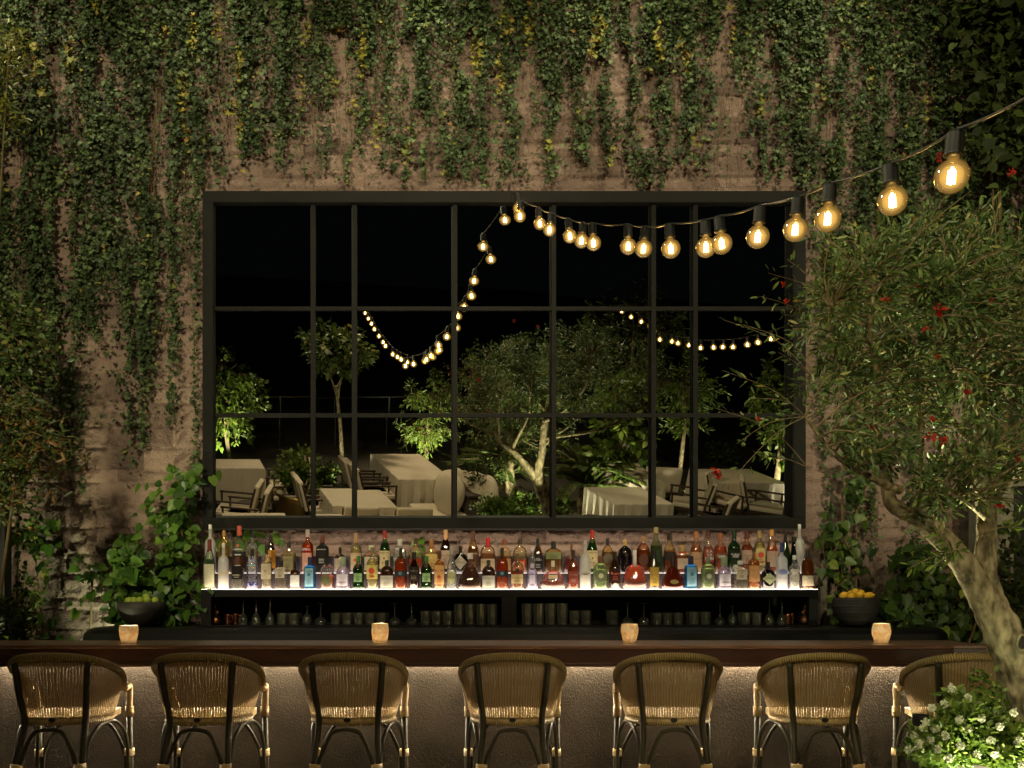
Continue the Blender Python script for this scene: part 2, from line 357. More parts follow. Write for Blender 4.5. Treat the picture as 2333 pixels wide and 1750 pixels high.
sm = MB()
for _ in range(90):
    x = random.uniform(0, 2200); y0 = random.uniform(-60, 200); L = random.uniform(120, 330)
    if x < 430: L *= 2.2
    ymax = 400 if 430 < x < 1750 else 1000
    pp = []; xx = x
    for k in range(12):
        yy = y0+L*k/11
        if yy > ymax: break
        xx += random.uniform(-6, 6); pp.append(P(xx, yy, YW-.05-random.random()*.05))
    if len(pp) > 3: sm.tube(smoothpath(pp, 3), .0028, 4)
o = sm.build('ivy_stems', M_stem); tag(o, 'thin brown bare ivy runners hanging between the ivy leaves', 'ivy stems', kind='stuff')

# ------------------------------------------------------------------ mirror
def mirror_mat():
    m, nt, out = mat('mirror_glass'); g = N(nt, 'ShaderNodeBsdfGlossy'); g.inputs['Roughness'].default_value = 0.0; g.inputs[0].default_value = (.82, .84, .80, 1)
    oi = N(nt, 'ShaderNodeObjectInfo'); mr = N(nt, 'ShaderNodeMath', operation='MULTIPLY_ADD'); mr.inputs[1].default_value = .003; mr.inputs[2].default_value = -.0015
    nt.links.new(oi.outputs['Random'], mr.inputs[0]); cb = N(nt, 'ShaderNodeCombineXYZ'); nt.links.new(mr.outputs[0], cb.inputs[0]); nt.links.new(mr.outputs[0], cb.inputs[2])
    ad = N(nt, 'ShaderNodeVectorMath', operation='ADD'); ad.inputs[1].default_value = tuple(NM); nt.links.new(cb.outputs[0], ad.inputs[0])
    nm = N(nt, 'ShaderNodeVectorMath', operation='NORMALIZE'); nt.links.new(ad.outputs[0], nm.inputs[0]); nt.links.new(nm.outputs[0], g.inputs['Normal'])
    nt.links.new(g.outputs[0], out.inputs[0]); return m
M_mir = mirror_mat()
mir = thing('wall_mirror', (0, YM, 0), 'huge grid mirror in a thick black metal frame hanging on the ivy covered wall', 'mirror')
YF = 7.33
def mx(px): return (px*S-CX)/F_PX*YF
def mz(py): return CAM[2]+(HY-py*S)/F_PX*YF
fr = MB(); a, b, c, d = mx(437), mx(1741), mz(1142), mz(412); ia, ib, ic, id_ = mx(460), mx(1718), mz(1118), mz(437)
y0, y1 = YF-YM, .16
fr.box(a, b, y0, y1, id_, d).box(a, b, y0, y1, c, ic).box(a, ia, y0, y1, ic, id_).box(ib, b, y0, y1, ic, id_)
fr.build('frame', M_frame, mir, bevel=.004)
cols_ = [460, 674, 764, 982, 1197, 1414, 1505, 1718]; rows_ = [437, 663, 895, 1118]
for x in cols_[1:-1]: MB().box(mx(x-4.8), mx(x+4.8), -.034, -.003, ic, id_).build('muntin', M_frame, mir, bevel=.002)
for y in rows_[1:-1]: MB().box(ia, ib, -.031, -.004, mz(y+4.2), mz(y-4.2)).build('muntin', M_frame, mir)
for i in range(7):
    for j in range(3):
        MB().box(mx(cols_[i])+.001, mx(cols_[i+1])-.001, 0, .01, mz(rows_[j+1])+.001, mz(rows_[j])-.001).build('mirror_pane', M_mir, mir)

# ------------------------------------------------------------------ back counter, shelf cabinet and its glowing steps
zc = 1.118
bc = thing('back_counter', (0, 0, 0), 'long dark stone back counter with rounded ends under the bottle shelf', 'counter')
pr = []
xl, xr = P(172, 1370, 6.8).x, P(2056, 1370, 6.8).x
top = MB(); R0 = .16; seg = 10
def stadium(z, inset):
    o_ = []
    yf, yb, = 6.72+inset, 7.52
    for k in range(seg+1):
        t = math.pi/2*k/seg; o_.append((xl+R0-(R0-inset)*math.sin(math.pi/2-t) if False else xl+inset+R0*(1-math.cos(math.pi/2-t)) , yf+R0*(1-math.sin(math.pi/2-t)) if False else yf+R0*(1-math.sin(t)), z))
    left = [(xl+inset+R0*(1-math.sin(math.pi/2*k/seg)), yf+R0*(1-math.cos(math.pi/2*k/seg)), z) for k in range(seg+1)]   # from front to side
    right = [(xr-inset-R0*(1-math.sin(math.pi/2*k/seg)), yf+R0*(1-math.cos(math.pi/2*k/seg)), z) for k in range(seg+1)]
    return [(xl+inset, yb, z)]+list(reversed(left))+right+[(xr-inset, yb, z)]
lv = [(.905, .10), (.93, .045), (.97, .012), (1.02, 0), (1.075, .008), (1.105, .03), (zc, .06)]
vs = []; fs = []; L0 = None
for z, ins in lv:
    s_ = stadium(z, ins); L0 = len(s_); vs += s_
for i in range(len(lv)-1):
    for k in range(L0):
        k2 = (k+1) % L0; fs.append((i*L0+k, i*L0+k2, (i+1)*L0+k2, (i+1)*L0+k))
fs.append(tuple(reversed(range(L0)))); fs.append(tuple((len(lv)-1)*L0+k for k in range(L0)))
MB().add(vs, fs).build('countertop', M_backtop, bc)
MB().box(xl+.25, xr-.25, 6.95, 7.5, 0, .904).build('base_cabinet', M_cab, bc)

YC = 7.02; ppc = ppm(YC)
cab = thing('shelf_cabinet', (0, 0, 0), 'long black two bay cabinet with lit stepped bottle shelves on top, on the back counter', 'bar shelf')
cx0, cx1 = P(434, 0, YC).x, P(1768, 0, YC).x; cz0, cz1 = zc+.002, P(0, 1273, YC).z; YB = 7.44
oz0, oz1 = P(0, 1351, YC).z, P(0, 1290, YC).z
bays = [(P(456, 0, YC).x, P(1083, 0, YC).x), (P(1116, 0, YC).x, P(1748, 0, YC).x)]
k = MB().box(cx0, cx1, YC, YB, oz1, cz1-.0018).box(cx0, cx1, YC, YB, cz0, oz0)
k.box(cx0, bays[0][0], YC, YB, oz0, oz1).box(bays[0][1], bays[1][0], YC, YB, oz0, oz1).box(bays[1][1], cx1, YC, YB, oz0, oz1)
k.build('carcass', M_cab, cab, bevel=.002)
MB().box(cx0+.003, cx1-.003, YB+.002, YB+.015, cz0, cz1-.01).build('back_panel', M_cabin, cab)
ZT = [cz1, P(0, 1238, 7.21).z, P(0, 1202, 7.35).z]
yt = [YC, 7.185, 7.33, 7.47]
M_glow = emis('shelf_glow', (1, .82, .62), 10)
M_riser = pbr('riser_purple', (.045, .033, .045), .45, 0, .4)
for i in range(3):
    MB().box(cx0+.004, cx1-.004, yt[i]+(.002 if i < 2 else .045), yt[i+1]-.001, ZT[i]-(.0016 if i < 2 else .006), ZT[i]-(0 if i < 2 else .004)).build('lit_step', M_glow if i < 1 else emis('shelf_glow_rear', (1, .84, .72), 3.4) if i < 2 else emis('shelf_glow_dim', (1, .84, .62), 7.0), cab)
for i in (1, 2):
    MB().box(cx0+.004, cx1-.004, yt[i], yt[i]+.006, ZT[i-1]+.0005, ZT[i]-(.0018 if i < 2 else 0)).build('riser', M_riser, cab)
    MB().box(cx0+.004, cx0+.012, yt[i]+.006, yt[3], ZT[i-1], ZT[i]-.008).box(cx1-.012, cx1-.004, yt[i]+.006, yt[3], ZT[i-1], ZT[i]-.008).build('side_panel', M_cab, cab)

# ------------------------------------------------------------------ bottles
PROF = {  # (radius fraction of half width, height fraction); body part, then neck
 'std':  [(.90, 0), (1, .02), (1, .58), (.93, .65), (.62, .71), (.36, .75), (.33, .80), (.31, .94)],
 'slope': [(.92, 0), (1, .02), (1, .50), (.90, .58), (.62, .70), (.38, .80), (.32, .86), (.31, .94)],
 'vodka': [(.94, 0), (1, .02), (1, .57), (.97, .63), (.78, .68), (.42, .72), (.28, .75), (.27, .95)],
 'round': [(.92, 0), (1, .03), (1, .50), (.97, .62), (.84, .70), (.55, .765), (.28, .80), (.25, .84), (.25, .93)],
 'square': [(.95, 0), (1, .02), (1, .62), (.92, .69), (.50, .74), (.34, .77), (.33, .92)],
 'cone': [(.96, 0), (1, .02), (.95, .20), (.84, .45), (.74, .58), (.60, .65), (.40, .70), (.34, .73), (.34, .93)],
 'shaker': [(.90, 0), (1, .02), (1, .12), (.94, .14), (.94, .50), (1, .52), (1, .58), (.90, .64), (.62, .72), (.36, .78), (.30, .93)],
 'bell': [(.62, 0), (.92, .025), (1, .09), (.97, .20), (.80, .36), (.62, .50), (.50, .60), (.36, .66), (.17, .70), (.14, .76), (.14, .88), (.20, .93)],
 'gourd': [(.55, 0), (.85, .03), (1, .15), (.93, .28), (.76, .40), (.68, .50), (.55, .58), (.20, .63), (.12, .66), (.12, .80)],
 'apoth': [(.92, 0), (1, .02), (1, .52), (.92, .62), (.66, .69), (.26, .74), (.22, .77), (.22, .92)],
 'carafe': [(.95, 0), (1, .03), (.95, .22), (.74, .50), (.50, .75), (.40, .90)],
 'tall': [(.92, 0), (1, .02), (1, .55), (.92, .62), (.55, .70), (.40, .76), (.34, .82), (.36, .94)],
}
BASEROW = {0: (7.105, 0), 1: (7.255, 1), 2: (7.40, 2)}
_gm = {}
def gmat(kind, c):
    key = (kind, c)
    if key not in _gm:
        if kind == 'glass': _gm[key] = glassy('bottle_glass', tuple(.5+.5*x for x in c), c, .7, .11, .12)
        elif kind == 'liquid': _gm[key] = glassy('bottle_liquid', tuple(min(1, (x**1.35)*1.15) for x in c), tuple(x**1.15 for x in c), .5, .5, .05)
        elif kind == 'frost': _gm[key] = glassy('frosted_glass', c, c, .1, .86, .05, .35)
        elif kind == 'dark': _gm[key] = glassy('dark_glass', c, c, .1, .8, .25)
        elif kind == 'label': _gm[key] = pbr('paper_label', c, .6, 0, .3, .12, 60, transl=.35)
        elif kind == 'cap': _gm[key] = pbr('bottle_cap', c, .4, 0, .5, .15)
        elif kind == 'gold': _gm[key] = pbr('gold_metal', c, .22, .9, .5, .2)
        elif kind == 'ink': _gm[key] = pbr('label_ink', c, .6)
    return _gm[key]
def scale_prof(prof, r, h, top=1., shrink=0.):
    o_ = []
    for a, b in prof:
        if b > top: break
        o_.append((max(.002, a*r-shrink), b*h))
    return o_
def prof_r(prof, t):
    for (a, b), (c, d) in zip(prof, prof[1:]):
        if b <= t <= d: return a+(c-a)*(t-b)/max(d-b, 1e-6)
    return prof[-1][0]
def textmesh(body, size, m, parent, loc, name='label_text', width=None, rz=0):
    cu = bpy.data.curves.new(name, 'FONT'); cu.body = body; cu.size = size; cu.align_x = 'CENTER'; cu.align_y = 'CENTER'; cu.space_line = .85; cu.resolution_u = 1
    o = bpy.data.objects.new(name, cu); me = bpy.data.meshes.new_from_object(o); bpy.data.objects.remove(o)
    o = bpy.data.objects.new(name, me); col.objects.link(o); me.materials.append(m); o.parent = parent; o.location = loc; o.rotation_euler = (R(90), rz, 0)
    if width and len(me.vertices):
        xs = [v.co.x for v in me.vertices]; wd = max(xs)-min(xs)
        if wd > 0: o.scale = (width/wd, 1, 1)
    return o
CLR = (.92, .93, .90); WHT = (.88, .86, .80); AMB = (.62, .20, .035); RED = (.50, .07, .012); BRN = (.10, .035, .012); GRN = (.05, .22, .035); DGR = (.02, .06, .015)
BLK = (.012, .010, .009); ORG = (.80, .24, .04); GLD = (.75, .50, .12); PALE = (.80, .76, .52); BLU = (.18, .55, .80); CRM = (.72, .64, .46); LIL = (.78, .74, .86); PGR = (.62, .74, .45)
def bottle(z, x, ytop, wd, row, shape, gk, gc, liq, fill, cap, capf, desc, lab=None, text=None, flat=.75, sq=2.0, emblem=None):
    """z: zoom crop index (0..3), pixel values as read in that crop"""
    ox, sc_ = {0: (440, 6.144), 1: (790, 6.144), 2: (1140, 6.144), 3: (1490, 5.53)}[z]
    y, ti = BASEROW[row]; zb = ZT[ti]+.0012
    X = (ox+x/sc_-CX)/F_PX*y; H = CAM[2]+(HY-(1180+ytop/sc_))/F_PX*y-zb; r = wd*1.06/sc_/2/F_PX*y
    t = thing('liquor_bottle', (X, y, zb), desc, 'bottle', 'liquor bottles on the lit bar shelf')
    prof = PROF[shape]; dy = min(flat, .066/r) if r > .05 else flat
    if sq > 2: seg = 24
    else: seg = 20
    m = gmat(gk, gc)
    MB().lathe(scale_prof(prof, r, H), seg=seg, p=sq, dy=dy).build('glass_body', m, t, smooth=(sq <= 2))
    if liq is not None:
        ft = min(fill, prof[-1][1]-.02); pts_ = [(a, b) for a, b in prof if b < ft]+[(prof_r(prof, ft), ft)]
        pts_[0] = (pts_[0][0], .035)
        pts_ = [pts_[0]]+[q for q in pts_[1:] if q[1] > .04]
        MB().lathe([(max(.002, a*r-.0032), b*H) for a, b in pts_], seg=seg, p=sq, dy=dy*.96).build('liquor', gmat('liquid', liq), t, smooth=(sq <= 2))
    tr = prof[-1][0]*r; z0 = prof[-1][1]*H-capf*H*.9
    if cap is not None:
        crr = max(tr*1.16, .009) if not isinstance(cap[0], str) else tr*1.6
        cc = cap if not isinstance(cap[0], str) else cap[1]
        MB().lathe([(crr, z0), (crr, H*.985), (crr*.9, H)], seg=14).build('cap', gmat('cap', cc), t, smooth=False)
    if lab is not None:
        lc, l0, l1, lw = lab[:4]; shp = lab[4] if len(lab) > 4 else 'wrap'; rr = prof_r(prof, (l0+l1)/2)*r
        if shp == 'wrap':
            lb = MB(); n_ = 12; vs = []; am = math.asin(min(.98, lw)) 
            for hh in (l0, l1):
                for k_ in range(n_+1):
                    a_ = -am+2*am*k_/n_; r2 = max(prof_r(prof, l0), prof_r(prof, l1))*r+.0012
                    q = 1/((abs(math.sin(a_))**sq+abs(math.cos(a_))**sq)**(1/sq)) if sq != 2 else 1
                    vs.append((r2*q*math.sin(a_), -r2*q*math.cos(a_)*dy-.0004, hh*H))
            lb.add(vs, [(k_, k_+1, n_+2+k_, n_+1+k_) for k_ in range(n_)]); lo = lb.build('paper_label', gmat('label', lc), t)
        else:
            nn = {'round': 20, 'hex': 6, 'diamond': 4}[shp]; hw = rr*lw; hh = (l1-l0)*H/2; zc_ = (l0+l1)/2*H; yy = -max(prof_r(prof, l0), prof_r(prof, l1))*r*dy-.002
            vs = [(hw*math.sin(2*math.pi*k_/nn), yy, zc_+hh*math.cos(2*math.pi*k_/nn)) for k_ in range(nn)]; vs += [(a_, b_+.0015, c_) for a_, b_, c_ in vs]
            lo = MB().add(vs, [tuple(reversed(range(nn))), tuple(range(nn, 2*nn))]+[(k_, (k_+1) % nn, nn+(k_+1) % nn, nn+k_) for k_ in range(nn)]).build('paper_label', gmat('label', lc), t)
        yf_ = -max(prof_r(prof, l0), prof_r(prof, l1))*r*dy-.0045
        if text:
            body, tc_, pos_, hh_ = text
            textmesh(body, hh_*H, gmat('ink', tc_), lo, (0, yf_, (l0+(l1-l0)*pos_)*H), width=rr*2*min(lw, .8)*.92)
        if emblem:
            ec, ez, er = emblem
            MB().lathe([(er*r, 0), (er*r, .001)], seg=14).build('emblem', gmat('ink', ec), lo).matrix_local = Matrix.Translation((0, yf_-.0005, ez*H)) @ Matrix.Rotation(R(90), 4, 'X')
        for q in range(3 if (text and shp == 'wrap') else 0):   # fine print lines
            zz = (l0+(l1-l0)*(.14+.1*q))*H
            MB().box(-rr*lw*.5, rr*lw*.5, yf_, yf_+.0006, zz, zz+.0022).build('fine_print', gmat('ink', text[1]), lo)
    return t
FR, RR = 'in the front row', 'in the rear row'
BT = [
 # front row, left to right
 (0, 230, 300, 150, 0, 'slope', 'glass', PGR, GRN, .60, (.16, .03, .02), .22, 'green shouldered bottle with pale label at the left end of the front row', (PALE, .04, .50, .9)),
 (0, 425, 355, 138, 0, 'vodka', 'frost', WHT, None, 0, (.75, .72, .66), .05, 'frosted white bottle with thin neck, second in the front row from left', (CRM, .30, .37, .8)),
 (0, 628, 545, 148, 0, 'std', 'glass', CLR, (.55, .52, .45), .62, (.14, .05, .03), .2, 'clear bottle with black square label in front of the green red bottle', (BLK, .30, .72, .86), ('REPOSADO', CRM, .3, .05), .9, 4),
 (0, 825, 430, 140, 0, 'std', 'glass', (.80, .82, .90), (.03, .05, .62), .17, (.02, .02, .02), .16, 'clear bottle with a deep blue glowing bottom, front row near left', (BLU, .58, .60, .7), None, .9),
 (0, 1028, 365, 140, 0, 'round', 'glass', CLR, (.85, .72, .48), .62, (.02, .02, .02), .18, 'tall round shouldered clear bottle with cream label and black cap, front row', (CRM, .22, .56, .9), None, .9, 2.0, ((.6, .05, .03), .40, .16)),
 (0, 1232, 590, 152, 0, 'square', 'glass', CLR, (.50, .42, .32), .36, (.02, .018, .015), .18, 'small square clear bottle with cream stamp label and black cap, left half', (CRM, .38, .70, .62), ('MONKEY\n47', BLK, .72, .09), .9, 5),
 (0, 1428, 620, 138, 0, 'apoth', 'dark', BRN, None, 0, BLK, .2, 'small dark brown bottle with grey white label left of the light blue bottle', (WHT, .10, .52, .86)),
 (0, 1635, 550, 152, 0, 'square', 'glass', BLU, BLU, .70, (.02, .03, .10), .2, 'light blue bottle with dark blue cap, left one of the two blue bottles', ((.35, .62, .72), .08, .66, .6), ('BOMBAY', (.03, .10, .25), .82, .05), .8, 4, ((.04, .18, .32), .45, .3)),
 (0, 1878, 560, 176, 0, 'round', 'glass', CLR, ORG, .45, BLK, .22, 'clear round bottle half full of orange spirit with green round label', ((.16, .17, .07), .10, .48, .72, 'round')),
 (0, 2095, 545, 206, 0, 'cone', 'glass', LIL, (.72, .66, .74), .58, (.30, .36, .24), .26, 'clear cone shaped gin bottle with grey green stopper, left one of two', ((.80, .76, .82), .10, .46, .7), ('GIN MARE', (.12, .10, .12), .3, .06)),
 (1, 163, 535, 155, 0, 'shaker', 'glass', GRN, GRN, .75, GRN, .1, 'bright green fluted gin bottle with dark seal, left one of the two', ((.35, .58, .26), .22, .48, .7), ('Tanqueray', DGR, .6, .06), .9, 2.0, ((.05, .01, .01), .70, .34)),
 (1, 358, 415, 150, 0, 'std', 'glass', PALE, (.85, .78, .45), .70, (.22, .18, .07), .14, 'pale rum bottle with yellow label and red emblem in the front row', ((.85, .74, .22), .24, .58, .95), ('3', (.5, .04, .03), .18, .06), .9, 2.0, ((.62, .05, .03), .44, .52)),
 (1, 562, 590, 176, 0, 'round', 'dark', (.09, .03, .012), None, 0, (.04, .05, .03), .22, 'squat dark bottle with cream label right of the yellow label rum', ((.62, .60, .50), .06, .46, .92), ('RESERVA', (.25, .24, .16), .75, .06)),
 (1, 757, 420, 166, 0, 'round', 'glass', (.85, .35, .12), (.72, .16, .02), .72, (.02, .02, .02), .26, 'red amber bottle with black cap and black round badge, left one of two', ((.03, .04, .05), .30, .44, .97), None, .85, 2.0, ((.10, .20, .22), .38, .3)),
 (1, 943, 480, 146, 0, 'slope', 'dark', (.05, .012, .008), None, 0, BLK, .25, 'near black bottle with worn black label between amber and green bottles', ((.03, .022, .018), .22, .60, .95), ('ORO', (.35, .28, .15), .7, .06), .9, 2.0, ((.6, .56, .5), .06, .55)),
 (1, 1117, 535, 155, 0, 'shaker', 'glass', GRN, GRN, .75, GRN, .1, 'bright green fluted gin bottle with dark seal, right one of the two', ((.35, .58, .26), .22, .48, .7), ('Tanqueray', DGR, .6, .06), .9, 2.0, ((.05, .01, .01), .70, .34)),
 (1, 1298, 460, 146, 0, 'std', 'glass', (.95, .7, .3), (.85, .48, .12), .72, (.10, .04, .02), .16, 'golden amber bottle with red figure label beside the crystal cone bottle', ((.85, .55, .22), .12, .62, .86), ('RUM', (.45, .05, .03), .7, .1), .9, 2.0, ((.50, .06, .03), .32, .3)),
 (1, 1468, 395, 150, 0, 'cone', 'glass', CLR, (.86, .86, .80), .45, (.35, .32, .28), .12, 'clear faceted bottle with pale green hexagon label and tall tapering neck', ((.60, .60, .28), .12, .42, .74, 'hex'), ('Craft', (.06, .10, .06), .5, .06), .9),
 (1, 1728, 495, 320, 0, 'bell', 'glass', (.8, .5, .35), (.16, .025, .008), .60, (.75, .70, .65), .10, 'wide bell shaped crystal decanter full of dark red cognac'),
 (1, 1985, 590, 176, 0, 'round', 'dark', (.09, .03, .012), None, 0, (.04, .05, .03), .22, 'squat dark bottle with cream label right of the bell shaped decanter', ((.62, .60, .50), .06, .46, .92), ('RESERVA', (.25, .24, .16), .75, .06)),
 (1, 2175, 420, 162, 0, 'round', 'glass', (.85, .35, .12), (.72, .16, .02), .72, (.02, .02, .02), .26, 'red amber bottle with black cap and black round badge, right one of two', ((.03, .04, .05), .30, .44, .97), None, .85, 2.0, ((.10, .20, .22), .38, .3)),
 (2, 235, 505, 176, 0, 'round', 'glass', (.95, .7, .45), (.60, .16, .03), .52, (.16, .10, .04), .34, 'short amber bottle with cream label, dark seal and tall olive stopper', ((.66, .55, .28), .16, .42, .86), ('WHISKEY', (.2, .1, .05), .6, .05), .9, 2.0, ((.02, .01, .01), .52, .35)),
 (2, 445, 640, 146, 0, 'std', 'glass', LIL, LIL, .64, (.62, .56, .72), .12, 'short clear lilac bottle with faint letter, under the slim sealed bottle', ((.66, .62, .74), .20, .56, .5)),
 (2, 735, 600, 344, 0, 'gourd', 'glass', CLR, (.62, .16, .03), .30, CRM, .02, 'wide fan shaped clear decanter with amber cognac in its lower third', ((.80, .66, .40), .36, .50, .42), None, .5),
 (2, 1020, 450, 152, 0, 'slope', 'glass', (.95, .45, .2), (.50, .07, .02), .62, (.04, .02, .015), .26, 'slope shouldered red cognac bottle with dark neck, before the red decanter', ((.28, .06, .04), .14, .46, .8), ('COGNAC', (.6, .4, .3), .7, .05)),
 (2, 1187, 320, 144, 0, 'vodka', 'frost', WHT, None, 0, (.5, .48, .44), .05, 'frosted white vodka bottle with tall clear neck in the middle of the front row', ((.70, .66, .55), .28, .35, .85), ('BELVEDERE', (.15, .15, .12), .5, .05)),
 (2, 1400, 535, 198, 0, 'round', 'glass', PGR, (.72, .78, .50), .60, (.20, .08, .04), .18, 'pale green round bottle with grey round label and brown cap, left one of two', ((.20, .23, .15), .22, .58, .74, 'round'), None, .8, 2.0, ((.62, .60, .38), .40, .34)),
 (2, 1600, 475, 150, 0, 'slope', 'dark', (.08, .03, .012), None, 0, (.03, .015, .01), .2, 'dark brown bottle with red script label right of the pale green bottle', ((.05, .02, .015), .20, .56, .95), ('Rum', (.75, .12, .05), .6, .12), .9, 2.0, ((.7, .66, .6), .08, .55)),
 (2, 1880, 450, 346, 0, 'gourd', 'glass', CLR, (.72, .22, .03), .56, (.80, .72, .66), .25, 'wide round shouldered crystal decanter of glowing amber cognac with fan stopper'),
 (2, 2155, 450, 124, 0, 'slope', 'dark', (.10, .07, .015), None, 0, BLK, .25, 'slim dark bottle with a golden yellow label right of the amber decanter', ((.62, .42, .08), .08, .56, .95), ('BRANDY', (.2, .12, .03), .6, .05)),
 (3, 240, 490, 270, 0, 'bell', 'dark', (.16, .025, .012), None, 0, (.03, .012, .01), .26, 'bell shaped dark red cognac bottle with small gold oval label', ((.50, .42, .16), .16, .29, .4, 'round'), ('XO', (.15, .08, .02), .5, .04)),
 (3, 465, 480, 156, 0, 'square', 'glass', BLU, BLU, .70, (.02, .03, .08), .2, 'light blue bottle with dark blue cap, right one of the two blue bottles', ((.35, .62, .72), .08, .66, .6), ('BOMBAY', (.03, .10, .25), .82, .05), .8, 4, ((.04, .18, .32), .45, .3)),
 (3, 680, 495, 172, 0, 'round', 'glass', PGR, (.72, .78, .50), .66, (.22, .26, .16), .18, 'pale green round bottle with grey round label and green cap, right one of two', ((.20, .23, .15), .20, .58, .74, 'round'), None, .8, 2.0, ((.62, .60, .38), .40, .34)),
 (3, 885, 490, 190, 0, 'cone', 'glass', LIL, (.72, .66, .74), .58, (.30, .36, .24), .24, 'clear cone shaped gin bottle with grey green stopper, right one of two', ((.80, .76, .82), .10, .46, .7), ('GIN MARE', (.12, .10, .12), .3, .06)),
 (3, 1085, 540, 164, 0, 'square', 'glass', CLR, (.50, .42, .32), .36, (.72, .68, .60), .06, 'small square clear bottle with cream stamp label, right part of the shelf', (CRM, .34, .70, .6), ('MONKEY\n47', BLK, .72, .09), .9, 5),
 (3, 1258, 370, 138, 0, 'vodka', 'glass', (.95, .6, .25), (.75, .33, .05), .66, (.08, .03, .02), .06, 'orange amber bottle with long pale neck left of the black diamond label bottle', ((.72, .40, .16), .18, .56, .9), ('TEQUILA', (.4, .2, .08), .7, .04)),
 (3, 1440, 555, 166, 0, 'apoth', 'dark', BLK, None, 0, BLK, .2, 'black apothecary bottle with pale diamond label in the front row', ((.58, .60, .36), .16, .60, .98, 'diamond'), ("HENDRICK'S", (.05, .05, .03), .5, .045)),
 (3, 1610, 315, 136, 0, 'vodka', 'frost', (.86, .86, .86), None, 0, (.02, .04, .16), .17, 'frosted white bottle with navy cap and blue bird badge near the right end', ((.36, .42, .70), .31, .43, .9, 'round'), ('GREY GOOSE', (.2, .25, .4), -.6, .04)),
 (3, 1770, 470, 132, 0, 'std', 'glass', CLR, (.82, .80, .74), .50, (.7, .68, .62), .08, 'plain clear bottle with small white label, second in the front row from right', ((.76, .70, .64), .50, .58, .8)),
 (3, 1935, 400, 146, 0, 'round', 'glass', (.6, .26, .06), (.45, .14, .02), .72, (.03, .02, .015), .16, 'dark amber bottle with plain cream label at the right end of the front row', (CRM, .08, .34, .93)),
 # rear rows, left to right
 (0, 240, 95, 142, 1, 'vodka', 'frost', WHT, None, 0, (.75, .72, .66), .05, 'tallest frosted cream bottle at the left end of the rear row'),
 (0, 432, 175, 150, 1, 'round', 'gold', (.75, .52, .14), None, 0, (.45, .24, .05), .08, 'shiny gold metallic bottle, second in the rear row from left'),
 (0, 645, 112, 166, 1, 'square', 'glass', (.30, .42, .22), (.60, .03, .02), .42, (.55, .10, .06), .14, 'square green glass bottle with red liquid and black label, rear row', ((.03, .03, .03), .36, .45, .95), ('CAMPARI', WHT, 1.5, .045), .7, 4, ((.6, .1, .05), .58, .22)),
 (0, 835, 190, 130, 1, 'vodka', 'glass', CLR, (.70, .62, .42), .58, (.02, .02, .02), .10, 'clear bottle with round blue black badge above the deep blue bottle', ((.42, .38, .25), .10, .42, .7), None, .85, 2.0, ((.02, .02, .05), .36, .36)),
 (0, 1090, 240, 130, 1, 'slope', 'dark', (.06, .025, .01), None, 0, (.02, .012, .01), .2, 'dark brown bottle with an orange label half hidden behind the cream label bottle', ((.75, .33, .04), .12, .60, .95)),
 (0, 1340, 342, 204, 1, 'apoth', 'glass', (.95, .85, .5), (.60, .48, .22), .60, (.03, .025, .02), .12, 'wide clear gold bottle with flat black cap, rear row left half', ((.34, .30, .16), .12, .55, .55), ('1800', (.1, .08, .04), .7, .07), .6, 3),
 (0, 1603, 165, 150, 1, 'std', 'glass', ORG, (.85, .10, .015), .66, (.50, .40, .36), .12, 'bright orange red aperitif bottle with slanted blue band', ((.78, .42, .30), .08, .46, .8), ('APEROL', (.75, .72, .8), 1.2, .08), .9),
 (0, 1812, 242, 160, 1, 'square', 'dark', (.05, .055, .045), None, 0, (.14, .05, .03), .14, 'dark square bottle with wide wooden cap and black label, rear row', (BLK, .20, .66, .9), ('BARTENURA', WHT, .9, .035), .8, 4),
 (0, 2058, 410, 156, 1, 'apoth', 'dark', (.10, .04, .02), None, 0, BLK, .15, 'small dark brown bottle with cream label in the rear row, left half', ((.60, .48, .38), .08, .56, .9)),
 (1, 130, 215, 145, 1, 'std', 'glass', (.85, .80, .50), (.70, .62, .35), .68, (.45, .26, .12), .2, 'pale bottle with cream label and red devil figure, rear row', ((.82, .66, .42), .08, .50, .92), ('RUM', (.5, .08, .05), .92, .06), .9, 2.0, ((.6, .08, .04), .32, .3)),
 (1, 345, 385, 190, 1, 'square', 'glass', (.95, .7, .45), (.70, .24, .06), .55, (.65, .62, .45), .1, 'squat orange bottle with cream label behind the yellow label rum', (CRM, .1, .58, .8), None, .6, 3),
 (1, 533, 178, 146, 1, 'slope', 'glass', (.10, .32, .06), (.05, .20, .03), .70, (.35, .03, .02), .14, 'green whiskey bottle with cream label and red cap, left one of two', ((.86, .74, .42), .10, .52, .96), ('JAMESON', (.25, .05, .03), .88, .055), .9, 2.0, ((.3, .05, .03), .34, .18)),
 (1, 743, 300, 166, 1, 'square', 'glass', (.85, .88, .80), (.75, .76, .68), .52, (.62, .60, .52), .12, 'clear square bottle with short wide neck and white cap, rear row', ((.50, .48, .44), .36, .46, .8), ('VODKA', WHT, .5, .05), .8, 4),
 (1, 965, 300, 192, 1, 'round', 'glass', (.95, .85, .55), (.82, .18, .04), .42, (.10, .04, .03), .1, 'round shouldered bottle half filled with red orange spirit, rear row', ((.60, .50, .25), .05, .18, .6), None, .7),
 (1, 1187, 300, 160, 1, 'square', 'glass', (.95, .8, .4), (.75, .48, .15), .60, (.40, .16, .05), .24, 'golden bottle with orange neck band and yellow script label, rear row', ((.84, .62, .22), .12, .56, .92), ('Patron', (.4, .18, .05), .6, .09), .8, 4),
